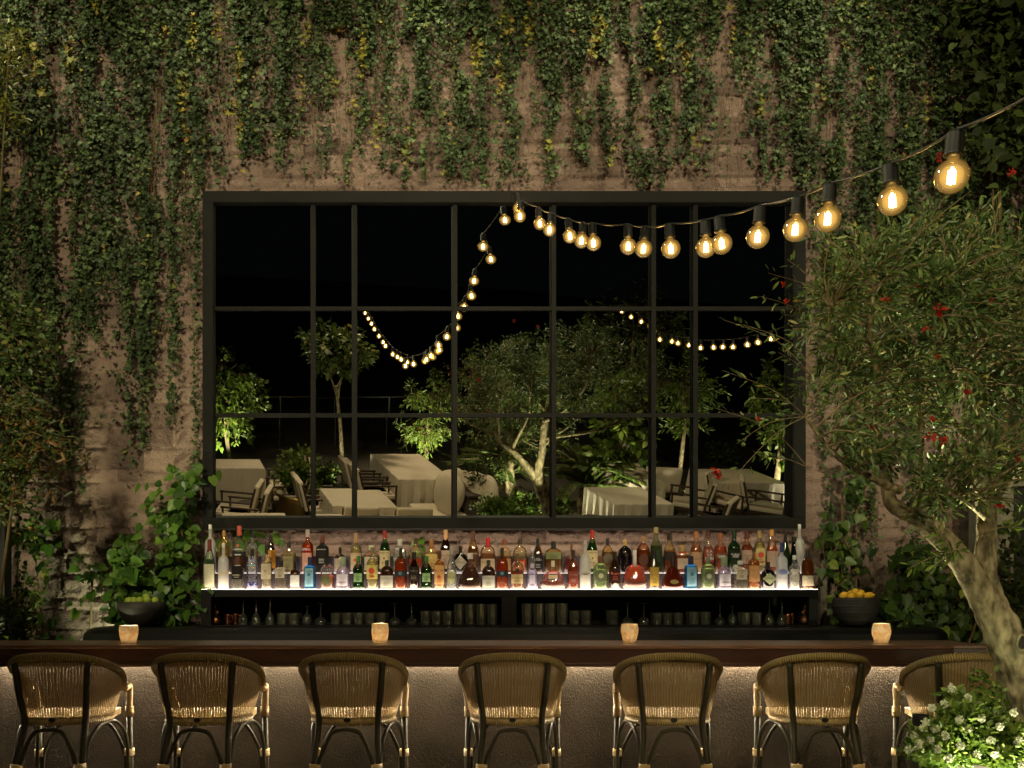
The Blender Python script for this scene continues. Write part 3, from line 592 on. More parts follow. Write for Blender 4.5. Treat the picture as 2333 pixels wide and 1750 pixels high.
 (1, 1385, 168, 150, 1, 'slope', 'dark', (.05, .012, .01), None, 0, (.72, .40, .18), .2, 'dark bottle with tall tan neck and big cream label, rear row', ((.78, .60, .44), .10, .52, .97), ('RANCHO', (.35, .06, .05), .72, .06)),
 (1, 1592, 395, 182, 1, 'apoth', 'dark', (.015, .015, .012), None, 0, BLK, .2, 'black apothecary bottle with pale diamond label in the rear row', ((.62, .56, .46), .12, .66, .98, 'diamond'), ("HENDRICK'S", (.1, .08, .07), .5, .05), .7),
 (1, 1770, 183, 146, 1, 'slope', 'glass', (.75, .45, .12), (.45, .18, .03), .62, (.14, .05, .03), .2, 'brown whiskey bottle with dark printed label right of the black apothecary bottle', ((.14, .06, .03), .12, .50, .96), ('JAMESON', (.75, .62, .42), .88, .05)),
 (1, 1975, 280, 200, 1, 'round', 'glass', (.95, .75, .5), (.62, .26, .06), .56, (.62, .02, .02), .24, 'round bottle with dripping red wax cap and cream label', ((.75, .58, .36), .08, .40, .9), ("Maker's", (.2, .1, .06), .7, .07), .65),
 (2, 60, 302, 160, 1, 'square', 'glass', (.95, .8, .4), (.72, .30, .08), .50, (.28, .08, .04), .1, 'yellow shouldered bottle with thick orange neck band, rear row centre', ((.62, .34, .14), .08, .42, .9), None, .8, 4),
 (2, 275, 298, 192, 1, 'round', 'glass', (.92, .85, .5), (.85, .15, .04), .40, (.06, .04, .02), .1, 'big round bottle with clear yellow top and coral red spirit below', ((.80, .30, .12), .10, .34, .6), None, .7),
 (2, 450, 412, 132, 1, 'std', 'glass', (.78, .76, .80), (.62, .60, .58), .74, (.66, .62, .70), .1, 'slim clear bottle with round black seal, rear row centre', None, None, .85),
 (2, 525, 292, 128, 1, 'slope', 'dark', (.14, .05, .015), None, 0, (.02, .018, .015), .2, 'dark whiskey bottle with black label behind the slim sealed bottle', ((.02, .02, .02), .10, .52, .97), ("JACK\nDANIEL'S", (.7, .7, .66), .7, .05)),
 (2, 742, 330, 232, 1, 'round', 'glass', (.85, .62, .2), (.50, .20, .03), .66, (.02, .025, .02), .2, 'broad amber flask with green arched label and dark cap', ((.30, .33, .14), .44, .66, .84), ('WHISKEY', (.1, .12, .05), .5, .05), .5),
 (2, 995, 348, 212, 1, 'gourd', 'glass', (.95, .80, .72), (.62, .05, .03), .5, (.20, .07, .04), .1, 'curvy clear decanter with red spirit and wooden cap, rear row', None, None, .5),
 (2, 1285, 172, 146, 1, 'slope', 'glass', (.10, .32, .06), (.05, .20, .03), .70, (.45, .03, .02), .14, 'green whiskey bottle with cream label and red cap, right one of two', ((.86, .74, .42), .10, .52, .96), ('JAMESON', (.25, .05, .03), .88, .055), .9, 2.0, ((.3, .05, .03), .34, .18)),
 (2, 1500, 284, 152, 1, 'round', 'glass', (.9, .65, .25), (.50, .26, .06), .60, (.03, .03, .04), .16, 'amber bottle with grey badge and black neck sleeve behind the pale green bottle', ((.22, .18, .12), .28, .56, .8, 'round')),
 (2, 1745, 305, 184, 1, 'round', 'dark', (.02, .012, .02), None, 0, (.62, .40, .14), .12, 'black round bottle with gold cork, rear row right of centre'),
 (2, 1998, 252, 182, 1, 'round', 'glass', (.8, .3, .08), (.42, .08, .02), .64, (.42, .22, .08), .1, 'deep amber whiskey bottle with round medal badge and cork cap', ((.14, .05, .03), .20, .52, .7, 'round')),
 (2, 2180, 132, 150, 1, 'tall', 'glass', (.45, .55, .28), (.14, .17, .05), .60, (.42, .30, .14), .08, 'tall square green whisky bottle with slanted dark label', ((.03, .05, .02), .22, .50, .94), None, .9, 4),
 (3, 195, 187, 130, 1, 'tall', 'glass', (.9, .75, .35), (.70, .26, .06), .56, (.03, .02, .015), .14, 'tall square amber whisky bottle with slanted black label', ((.04, .03, .02), .30, .52, .94), None, .9, 4),
 (3, 352, 345, 164, 1, 'square', 'glass', (.95, .6, .3), (.70, .22, .04), .60, (.55, .34, .12), .16, 'squat square orange bottle with white tree label and cork', ((.78, .62, .46), .14, .52, .62), None, .7, 4),
 (3, 532, 172, 140, 1, 'slope', 'glass', (.9, .6, .35), (.70, .36, .14), .66, (.55, .20, .06), .10, 'rose amber scotch bottle with pinkish label, rear row right half', ((.72, .44, .26), .06, .50, .95), ('MACALLAN', (.25, .1, .06), .62, .05)),
 (3, 685, 170, 152, 1, 'cone', 'glass', (.92, .75, .55), (.50, .08, .03), .62, (.12, .04, .03), .06, 'cone shouldered red brown whisky bottle with stacked white letters', ((.42, .08, .04), .26, .60, .8), ('KA\nVA\nLAN', WHT, .5, .10)),
 (3, 838, 193, 150, 1, 'std', 'glass', (.95, .6, .35), (.78, .28, .08), .66, (.45, .15, .06), .12, 'orange scotch bottle with copper cap and dark script label', ((.30, .12, .06), .36, .50, .95), ('Glenfiddich', WHT, .5, .055)),
 (3, 1010, 165, 150, 1, 'std', 'dark', (.015, .075, .015), None, 0, (.012, .03, .012), .14, 'dark green scotch bottle with black script label', ((.02, .025, .02), .34, .54, .95), ('Glenfiddich', WHT, .5, .055), .9, 2.0, ((.55, .5, .4), .12, .5)),
 (3, 1170, 165, 136, 1, 'tall', 'glass', (.85, .45, .2), (.55, .16, .04), .68, (.16, .04, .03), .14, 'amber scotch bottle with pale pink label between dark green and yellow bottles', ((.74, .52, .40), .22, .54, .94), ('SINGLE MALT', (.3, .12, .08), .6, .035)),
 (3, 1330, 160, 132, 1, 'std', 'glass', PALE, (.85, .76, .40), .70, (.55, .36, .12), .12, 'pale yellow rum bottle with red emblem in the rear row', ((.85, .72, .28), .18, .58, .95), ('7', (.5, .04, .03), .18, .06), .9, 2.0, ((.62, .05, .03), .42, .5)),
 (3, 1485, 146, 132, 1, 'slope', 'glass', (.95, .6, .35), (.75, .30, .08), .62, (.75, .36, .08), .10, 'orange bottle with tall cream label and orange cap near the right end', ((.74, .56, .40), .14, .50, .95)),
 (3, 1655, 197, 112, 1, 'slope', 'dark', (.03, .07, .02), None, 0, (.015, .012, .01), .2, 'slim dark green bottle behind the navy capped frosted bottle'),
 (3, 1765, 240, 122, 1, 'carafe', 'dark', (.012, .012, .016), None, 0, BLK, .05, 'black cone shaped flask near the right end of the rear row'),
 (3, 1832, 80, 118, 1, 'vodka', 'frost', WHT, None, 0, (.75, .75, .62), .05, 'tallest frosted white bottle at the right end of the rear row'),
]
for b_ in BT:
    t = bottle(*b_)

# ------------------------------------------------------------------ glassware in the cabinet
M_gw = glassy('drinking_glass', (.90, .92, .88), (.80, .82, .70), .6, .12, .8, .04)
M_gr = glassy('cut_glass', (.80, .82, .76), (.78, .78, .62), .6, .20, .9, .10)
zs = oz0+.0012
def protos():
    pass
def tumbler(X, Y, hgt, r, label, grp):
    t = thing('tumbler', (X, Y, zs), label, 'glass', grp)
    MB().lathe([(r*.86, 0), (r*.9, .003), (r, hgt), (r*.95, hgt), (r*.84, .012)], seg=28, rip=.05, ripn=7, cap1=True).build('cut_bowl', M_gr, t)
    MB().lathe([(r*1.005, hgt-.004), (r*1.01, hgt), (r*.95, hgt+.0005)], seg=28, cap0=False, cap1=False).build('rim', M_gw, t, smooth=True)
    return t
def stem_glass(X, Y, hgt, r, style, label, grp):
    t = thing('wine_glass', (X, Y, zs), label, 'glass', grp)
    if style == 'wine': pb = [(r, 0), (r*1.02, .02), (r*.92, hgt*.22), (r*.62, hgt*.36), (r*.2, hgt*.42)]
    elif style == 'ball': pb = [(r*.95, 0), (r*1.06, hgt*.12), (r*.98, hgt*.22), (r*.6, hgt*.32), (r*.16, hgt*.36)]
    else: pb = [(r*.72, 0), (r*.95, hgt*.15), (r, hgt*.32), (r*.75, hgt*.5), (r*.18, hgt*.62)]
    MB().lathe(pb, seg=20, cap0=False, cap1=False).build('bowl', M_gw, t, smooth=True)
    z = pb[-1][1]; 
    MB().lathe([(r*.2, z), (r*.13, z+hgt*.03), (r*.24, z+hgt*.07), (r*.11, z+hgt*.11), (r*.09, hgt*.9), (r*.2, hgt*.97), (r*.82, hgt*.985), (r*.84, hgt)], seg=16).build('stem_and_foot', M_gw, t, smooth=True)
    return t
def lx(zx): return (450+zx*.32098-CX)/F_PX
def rx(zx): return (1150+zx*.33906-CX)/F_PX
def hz(zoomf, y0, zt, Y): return CAM[2]+(HY-(1340+zt*zoomf))/F_PX*Y-zs
YG = 7.13
G1 = 'glasses stored upside down in the cabinet'
TW = 'cut glass tumblers in the cabinet'
for i, zx in enumerate((325, 417, 515)): stem_glass(lx(zx)*YG, YG, hz(.321, 0, 60, YG), .038, 'wine', ('tall upside down wine glass beside the copper mug, left bay', 'tall upside down wine glass, middle of the three in the left bay', 'tall upside down wine glass next to the two small tumblers, left bay')[i], G1)
stem_glass(lx(778)*YG, YG, hz(.321, 0, 130, YG), .040, 'snifter', 'short upside down snifter glass right of the two small tumblers, left bay', G1)
stem_glass(lx(875)*YG, YG, hz(.321, 0, 107, YG), .046, 'ball', 'upside down balloon glass beside the snifter, left bay', G1)
stem_glass(lx(1400)*YG, YG, hz(.321, 0, 107, YG), .044, 'ball', 'upside down balloon glass right of the tumbler row, left bay', G1)
stem_glass(lx(1520)*YG, YG, hz(.321, 0, 107, YG), .044, 'ball', 'upside down balloon glass beside the stacked tumblers, left bay', G1)
stem_glass(rx(825)*YG, YG, hz(.339, 0, 98, YG), .044, 'ball', 'upside down balloon glass above the candle, right bay', G1)
stem_glass(rx(935)*YG, YG, hz(.339, 0, 101, YG), .044, 'ball', 'upside down balloon glass left of the lit tumblers, right bay', G1)
stem_glass(rx(1447)*YG, YG, hz(.339, 0, 99, YG), .042, 'ball', 'upside down balloon glass left of the snifter, right bay', G1)
stem_glass(rx(1530)*YG, YG, hz(.339, 0, 119, YG), .040, 'snifter', 'short upside down snifter glass in the right bay', G1)
stem_glass(rx(1778)*YG, YG, hz(.339, 0, 54, YG), .038, 'wine', 'tall upside down wine glass left of its twin, right bay', G1)
stem_glass(rx(1862)*YG, YG, hz(.339, 0, 54, YG), .038, 'wine', 'tall upside down wine glass beside the copper mugs, right bay', G1)
def trow(fn, zf, za, zb_, ztop, n, label, rows=2):
    for k_ in range(n):
        for rw in range(rows):
            Y = YG+rw*.095; X = fn(za+(zb_-za)*(k_+.5)/n)*YG; h_ = hz(zf, 0, ztop, YG); r_ = abs(fn(zb_)-fn(za))*YG/n/2*.96
            tumbler(X, Y, h_, r_, label, TW)
trow(lx, .321, 565, 725, 180, 2, 'small cut glass tumbler in the pair between wine glass and snifter, left bay')
trow(lx, .321, 945, 1350, 177, 5, 'short cut glass tumbler in the row of five, left bay')
trow(lx, .321, 1580, 1815, 163, 3, 'low cut glass tumbler left of the tall tumblers, left bay')
trow(lx, .321, 1817, 2130, 112, 4, 'tall cut glass tumbler at the right end of the left bay')
trow(rx, .339, 108, 425, 104, 4, 'tall cut glass tumbler at the left end of the right bay')
trow(rx, .339, 430, 585, 152, 2, 'low cut glass tumbler right of the tall tumblers, right bay')
trow(rx, .339, 675, 770, 150, 1, 'lone cut glass tumbler left of the balloon glass, right bay')
trow(rx, .339, 990, 1200, 167, 3, 'short cut glass tumbler in the row of three, right bay')
trow(rx, .339, 1228, 1390, 160, 2, 'short cut glass tumbler of the pair before the snifter, right bay')
trow(rx, .339, 1580, 1730, 165, 2, 'short cut glass tumbler beside the tall wine glasses, right bay')
M_cop = pbr('copper', (.62, .24, .12), .24, 1.0, .5, .3, 20, .25, 60)
M_bronze = pbr('bronze', (.34, .15, .075), .34, 1.0, .5, .5, 30, .6, 70)
def mug(X, Y, h_, r, label, side):
    t = thing('copper_mug', (X, Y, zs), label, 'mug', 'copper mugs in the cabinet')
    MB().lathe([(r*.92, 0), (r*.95, .004), (r*.96, h_*.85), (r*1.05, h_), (r*.98, h_), (r*.88, .01)], seg=24).build('cup', M_cop, t, smooth=True)
    MB().tube(smoothpath([(side*r*.9, 0, h_*.85), (side*r*1.45, -.002, h_*.8), (side*r*1.5, -.003, h_*.4), (side*r*.92, 0, h_*.22)], 4), .004, 6).build('handle', M_cop, t, smooth=True)
mug(lx(216)*YG, YG, .084, .026, 'bright copper mug beside the bronze figurine, left bay', 1)
mug(lx(250)*YG, YG+.075, .088, .026, 'copper mug standing behind the front mug, left bay', 1)
mug(rx(1905)*YG, YG, .088, .024, 'copper mug beside the tall wine glass, right bay', -1)
mug(rx(1945)*YG, YG+.06, .090, .024, 'copper mug beside the bronze figurine, right bay', -1)
def figurine(X, Y, h_, label, flip):
    t = thing('bronze_figurine', (X, Y, zs), label, 'figurine', 'bronze figurines at the cabinet ends')
    MB().lathe([(.030, 0), (.046, .010), (.052, .032), (.046, .052), (.036, .060)], seg=22, dy=.85).build('pot_base', M_bronze, t, smooth=True)
    b = MB(); f = flip
    for k_ in range(14):
        a_ = k_/14*2*math.pi; b.tube([(.049*math.cos(a_), .041*math.sin(a_), .030), (.040*math.cos(a_+.25), .034*math.sin(a_+.25), .050)], .0035, 5)
    b.build('relief_band', M_cop, t)
    b = MB(); b.box(-.045, .045, -.032, .032, .060, .067)
    path = smoothpath([(-f*.012, 0, .066), (-f*.006, 0, .090), (0, 0, .112), (f*.004, 0, .124)], 4); b.tube(path, lerp_list([.028, .022, .018, .012], len(path)), 10)
    b.tube(smoothpath([(f*.012, -.010, .108), (f*.030, -.014, .095), (f*.018, -.022, .082)], 3), .006, 6); b.build('torso', M_bronze, t, smooth=True)
    b = MB(); b.ball((0, -.004, .140), .019, 12, 9, 1, 1, 1.15)
    rs = random.Random(5)
    for _ in range(46):
        d = Vector((rs.gauss(0, 1), rs.gauss(.3, 1), rs.gauss(.35, .9))).normalized(); c_ = Vector((0, .002, h_*.79))+Vector((d.x*.028, d.y*.024, d.z*.028))
        b.ball(c_, rs.uniform(.006, .010), 6, 4)
    b.build('curly_head', M_bronze, t, smooth=True)
figurine(lx(125)*YG, YG, hz(.321, 0, 42, YG), 'bronze curly headed figurine at the left end of the cabinet', 1)
figurine(rx(2022)*YG, YG, hz(.339, 0, 36, YG), 'bronze curly headed figurine at the right end of the cabinet', -1)

# ------------------------------------------------------------------ fruit bowls
M_bowl = pbr('ribbed_bowl', (.030, .026, .022), .6, 0, .4, .3, 4)
def fruit(b, r, kind): pass
M_lime = pbr('lime_peel', (.33, .42, .05), .45, 0, .4, .25, 9, .4, 120)
M_lemon = pbr('lemon_peel', (.80, .45, .03), .45, 0, .4, .2, 9, .4, 120)
YBW = 7.0
def bowl(px, pyb, ww, hh, prof, rip, label):
    p = P(px, pyb, YBW); rr = ww/2/ppm(YBW); H = hh/ppm(YBW)
    t = thing('fruit_bowl', (p.x, YBW, zc+.001), label, 'bowl', 'fruit bowls on the back counter')
    pf = [(a*rr, b*H) for a, b in prof]
    if rip:
        pf2 = []
        for i in range(41):
            z_ = i/40; r_ = np.interp(z_, [b for a, b in prof], [a for a, b in prof]); pf2.append(((r_+(.012 if i % 2 else 0))*rr, z_*H))
        pf = pf2
    inner = [(max(.004, a-.012), b) for a, b in reversed(pf) if b > .02]
    MB().lathe(pf+[(pf[-1][0]-.010, pf[-1][1])]+inner, seg=40).build('bowl_body', M_bowl, t, smooth=not rip)
    return t, p, rr, H
BP = [(.30, 0), (.46, .06), (.68, .22), (.85, .42), (.97, .68), (1.0, 1.0)]
tb, p, rr, H = bowl(305, 1349, 97, 54, BP, False, 'smooth dark bowl heaped with green limes on the left of the back counter')
ps = [(-.62, -.1, 0), (-.25, -.35, .1), (.1, -.4, .12), (.45, -.3, .2), (.75, .0, .05), (-.35, .3, .25), (.2, .2, .3), (.3, -.05, .75), (-.8, .25, .05)]
for i, (a_, b_, c_) in enumerate(ps):
    MBb = MB().ball((0, 0, 0), .030, 14, 10, 1.12, 1, .95); MBb.ball((.034, 0, 0), .006, 6, 4)
    o = MBb.build('lime', M_lime, None, smooth=True); o.location = (p.x+a_*rr*.82, YBW+b_*rr*.82, zc+H+c_*.04+.004); o.rotation_euler = (random.uniform(-1, 1), random.uniform(-1, 1), random.uniform(0, 6))
    tag(o, ['green lime at the left rim of the smooth bowl', 'green lime second from the left rim', 'green lime in the front middle of the smooth bowl', 'green lime right of the middle front', 'green lime at the right rim of the smooth bowl', 'green lime at the back left of the heap', 'green lime at the back of the heap', 'topmost green lime of the heap', 'green lime at the far left back rim'][i], 'lime', 'limes in the left bowl')
tb, p, rr, H = bowl(1848, 1348, 97, 63, [(.30, 0), (.50, .05), (.76, .22), (.95, .48), (1.0, .70), (.96, .92), (.93, 1.0)], True, 'ribbed dark bowl heaped with yellow lemons on the right of the back counter')
ps = [(-.7, -.1, .2), (-.35, -.35, 0), (.1, -.35, .35), (.55, -.3, .1), (.8, .1, .2), (-.15, .3, .5), (.35, .15, .65), (0., 0, .9)]
for i, (a_, b_, c_) in enumerate(ps):
    MBb = MB().ball((0, 0, 0), .030, 14, 10, 1.25, 1, 1); MBb.ball((.038, 0, 0), .008, 6, 5)
    o = MBb.build('lemon', M_lemon, None, smooth=True); o.location = (p.x+a_*rr*.8, YBW+b_*rr*.8, zc+H+c_*.04+.006); o.rotation_euler = (random.uniform(-.6, .6), random.uniform(-.6, .6), random.uniform(0, 6))
    tag(o, ['yellow lemon at the left rim of the ribbed bowl', 'yellow lemon in the front left of the bowl', 'yellow lemon in the front middle of the bowl', 'yellow lemon in the front right of the bowl', 'yellow lemon at the right rim of the bowl', 'yellow lemon at the back left of the heap', 'yellow lemon at the back right of the heap', 'topmost yellow lemon of the heap'][i], 'lemon', 'lemons in the right bowl')

# ------------------------------------------------------------------ front bar
ZB = 1.079; YF0 = 5.30; YF1 = 5.82
M_wood = pbr('bar_wood', (.034, .020, .016), .30, 0, .5, .5, 3, .12, 40, (.15, 1, 2.5), (.045, .018, .015))
M_topw = pbr('bar_top_polish', (.15, .075, .05), .34, 0, .6, .4, 3, 0, 40, (.2, 1, 2))  # base lightened towards red in place of the bottles' reflection
M_stone = pbr('bar_front_plaster', (.062, .050, .037), .95, 0, .08, .45, 3, .6, 120, (1, 1, 1), (.034, .028, .021))
bar = thing('bar_counter', (0, 0, 0), 'long dark polished wood bar with rough stone front and hidden light strip', 'bar')
x0, x1 = -3.9, P(2140, 0, 5.3).x
MB().box(x0, x1, YF0, YF1, ZB-.022, ZB).build('bar_top', M_topw, bar, bevel=.006)
MB().box(x0, x1-.02, YF0+.010, YF0+.05, ZB-.105, ZB-.0225).box(x0, x1-.02, YF0+.004, YF0+.05, ZB-.128, ZB-.1055).box(x0, x1-.02, YF0+.051, YF1-.02, ZB-.06, ZB-.0225).build('fascia', M_wood, bar, bevel=.002)
MB().box(x0, x1-.15, YF0+.262, YF1-.02, 0, ZB-.0605).build('stone_front', M_stone, bar)
MB().box(x0, x1-.2, YF0+.236, YF0+.250, ZB-.073, ZB-.0605).build('light_strip', emis('strip_glow', (1, .84, .58), 620), bar)

# ------------------------------------------------------------------ candle holders
def alab(name):
    m, nt, out = mat(name); tc = N(nt, 'ShaderNodeTexCoord'); no = N(nt, 'ShaderNodeTexNoise'); no.inputs['Scale'].default_value = 22; no.inputs['Detail'].default_value = 5; no.inputs['Distortion'].default_value = 1.5
    nt.links.new(tc.outputs['Object'], no.inputs[0]); cr = N(nt, 'ShaderNodeValToRGB'); cr.color_ramp.elements[0].position = .36; cr.color_ramp.elements[1].position = .6
    cr.color_ramp.elements[0].color = (.78, .60, .38, 1); cr.color_ramp.elements[1].color = (.98, .94, .82, 1); nt.links.new(no.outputs['Fac'], cr.inputs[0])
    t = N(nt, 'ShaderNodeBsdfTranslucent'); b = N(nt, 'ShaderNodeBsdfPrincipled'); b.inputs['Roughness'].default_value = .35; mx = N(nt, 'ShaderNodeMixShader'); mx.inputs[0].default_value = .6
    nt.links.new(cr.outputs[0], t.inputs[0]); nt.links.new(cr.outputs[0], b.inputs['Base Color']); nt.links.new(b.outputs[0], mx.inputs[1]); nt.links.new(t.outputs[0], mx.inputs[2]); nt.links.new(mx.outputs[0], out.inputs[0]); return m
M_alab = alab('alabaster')
def candle(px, yb, ww, hh, pf, label):
    Y = 5.56; p = P(px, 0, Y); r = ww/2/ppm(Y); H = hh/ppm(Y)
    t = thing('candle_holder', (p.x, Y, ZB+.001), label, 'candle holder', 'candle holders along the bar')
    pr_ = [(a*r, b*H) for a, b in pf]; inn = [(a-.006, b) for a, b in reversed(pr_) if b > .006]
    MB().lathe(pr_+inn, seg=14).build('stone_cup', M_alab, t, smooth=False)
    MB().lathe([(.016, .006), (.016, .022)], seg=14).build('tealight', pbr('wax', (.8, .7, .5), .5), t)
    MB().lathe([(.001, .024), (.009, .034), (.006, .052), (.001, .066)], seg=10).build('flame', emis('flame', (1, .76, .46), 1900), t, smooth=True)
C1 = [(.74, 0), (.82, .1), (.95, .45), (1, .72), (.96, .95), (.93, 1)]; C2 = [(.70, 0), (.8, .15), (.98, .45), (1, .62), (.86, .95), (.80, 1)]
candle(278, 1391, 40, 37, C1, 'glowing alabaster candle holder below the bowl of limes')
candle(821, 1391, 37, 41, [(.80, 0), (.88, .12), (.98, .45), (1, .62), (.93, 1)], 'glowing alabaster candle holder in front of the left cabinet bay')
candle(1360, 1391, 38, 40, [(.68, 0), (.80, .2), (.98, .55), (1, .72), (.90, 1)], 'glowing alabaster candle holder in front of the right cabinet bay')
candle(1904, 1389, 40, 41, C2, 'pinkish alabaster candle holder below the bowl of lemons')

# ------------------------------------------------------------------ rattan stools
def weave_mat():
    m, nt, out = mat('rattan_weave'); uv = N(nt, 'ShaderNodeUVMap'); sp = N(nt, 'ShaderNodeSeparateXYZ'); nt.links.new(uv.outputs[0], sp.inputs[0])
    def math_(op, a, b=None, c=None):
        n_ = N(nt, 'ShaderNodeMath', operation=op)
        for i, v in enumerate((a, b, c)):
            if v is None: continue
            if isinstance(v, (int, float)): n_.inputs[i].default_value = v
            else: nt.links.new(v, n_.inputs[i])
        return n_.outputs[0]
    u = math_('MULTIPLY', sp.outputs[0], 62.0); fu = math_('FRACT', u); rib = math_('ABSOLUTE', math_('SUBTRACT', fu, .5))       # 0 centre .5 edge
    v = math_('MULTIPLY', sp.outputs[1], 58.0); row = math_('ABSOLUTE', math_('SUBTRACT', math_('FRACT', math_('ADD', v, math_('MULTIPLY', math_('FLOOR', u), .5))), .5))
    no = N(nt, 'ShaderNodeTexNoise'); no.inputs['Scale'].default_value = 26; no.inputs['Detail'].default_value = 2; nt.links.new(uv.outputs[0], no.inputs[0])
    gap = math_('GREATER_THAN', math_('ADD', rib, math_('MULTIPLY', math_('SUBTRACT', no.outputs['Fac'], .5), .28)), .425)
    rg = math_('GREATER_THAN', row, .13); hole = math_('MULTIPLY', gap, rg)
    hgt = math_('ADD', math_('MULTIPLY', math_('SUBTRACT', .5, rib), 1.2), math_('MULTIPLY', row, .5))
    cr = N(nt, 'ShaderNodeValToRGB'); cr.color_ramp.elements[0].color = (.11, .07, .024, 1); cr.color_ramp.elements[1].color = (.31, .205, .075, 1); nt.links.new(hgt, cr.inputs[0])
    b = N(nt, 'ShaderNodeBsdfPrincipled'); b.inputs['Roughness'].default_value = .65; nt.links.new(cr.outputs[0], b.inputs['Base Color'])
    bu = N(nt, 'ShaderNodeBump'); bu.inputs['Strength'].default_value = .8; bu.inputs['Distance'].default_value = .004; nt.links.new(hgt, bu.inputs['Height']); nt.links.new(bu.outputs[0], b.inputs['Normal'])
    tl = N(nt, 'ShaderNodeBsdfTranslucent'); nt.links.new(cr.outputs[0], tl.inputs[0]); m1 = N(nt, 'ShaderNodeMixShader'); m1.inputs[0].default_value = .28
    nt.links.new(b.outputs[0], m1.inputs[1]); nt.links.new(tl.outputs[0], m1.inputs[2]); tr = N(nt, 'ShaderNodeBsdfTransparent')
    m2 = N(nt, 'ShaderNodeMixShader'); nt.links.new(hole, m2.inputs[0]); nt.links.new(m1.outputs[0], m2.inputs[1]); nt.links.new(tr.outputs[0], m2.inputs[2]); nt.links.new(m2.outputs[0], out.inputs[0]); return m
def wrap_mat(name, c1, c2, freq):
    m, nt, out = mat(name); tc = N(nt, 'ShaderNodeUVMap'); sp = N(nt, 'ShaderNodeSeparateXYZ'); nt.links.new(tc.outputs[0], sp.inputs[0])
    mm = N(nt, 'ShaderNodeMath', operation='MULTIPLY'); mm.inputs[1].default_value = freq; nt.links.new(sp.outputs[0], mm.inputs[0]); sn = N(nt, 'ShaderNodeMath', operation='SINE'); nt.links.new(mm.outputs[0], sn.inputs[0])
    ab = N(nt, 'ShaderNodeMath', operation='MULTIPLY_ADD'); ab.inputs[1].default_value = .5; ab.inputs[2].default_value = .5; nt.links.new(sn.outputs[0], ab.inputs[0])
    cr = N(nt, 'ShaderNodeValToRGB'); cr.color_ramp.elements[0].color = c4(c2); cr.color_ramp.elements[1].color = c4(c1); cr.color_ramp.elements[1].position = .5; nt.links.new(ab.outputs[0], cr.inputs[0])
    b = N(nt, 'ShaderNodeBsdfPrincipled'); b.inputs['Roughness'].default_value = .5; nt.links.new(cr.outputs[0], b.inputs['Base Color'])
    bu = N(nt, 'ShaderNodeBump'); bu.inputs['Strength'].default_value = .9; bu.inputs['Distance'].default_value = .004; nt.links.new(ab.outputs[0], bu.inputs['Height']); nt.links.new(bu.outputs[0], b.inputs['Normal'])
    nt.links.new(b.outputs[0], out.inputs[0]); return m
M_weave = weave_mat(); M_rim = wrap_mat('rim_weave', (.24, .165, .045), (.09, .058, .016), 520.); M_bind = wrap_mat('cane_binding', (.55, .38, .16), (.24, .14, .05), 900.)
M_pole = pbr('dark_cane', (.026, .021, .008), .5, 0, .22, .35, 9, .15, 40)
def add_tube_uv(o, pts, seg):
    """u = arc length along the tube, v = round it"""
    me = o.data; L = [0]
    for a_, b_ in zip(pts, pts[1:]): L.append(L[-1]+(Vector(b_)-Vector(a_)).length)
    uvl = me.uv_layers.new(name='UVMap'); n = len(pts)
    for lp in me.loops:
        i = min(lp.vertex_index//seg, n-1); uvl.data[lp.index].uv = (L[i], (lp.vertex_index % seg)/seg)
def uvtube(name, pts, rad, m, parent, seg=10):
    o = MB().tube(pts, rad, seg).build(name, m, parent, smooth=True); add_tube_uv(o, pts, seg); return o
ZS = .735   # seat height
def shell_pt(a, t):
    """a in -1..1 round the back, t 0 bottom .. 1 rim"""
    ph = a*R(112); W = .276; D = .250
    k_ = .80+.20*min(1, t*1.05)**.8
    x = W*k_*math.copysign(abs(math.sin(ph))**.93, ph) if ph else 0
    y = .245-D*k_*math.copysign(abs(math.cos(ph))**.93, math.cos(ph))*(1 if math.cos(ph) > 0 else .75)
    s_ = abs(a); zt = 1.052-.17*s_**2.1
    zb = .700+.0*s_
    return Vector((x, y, zb+(zt-zb)*t))
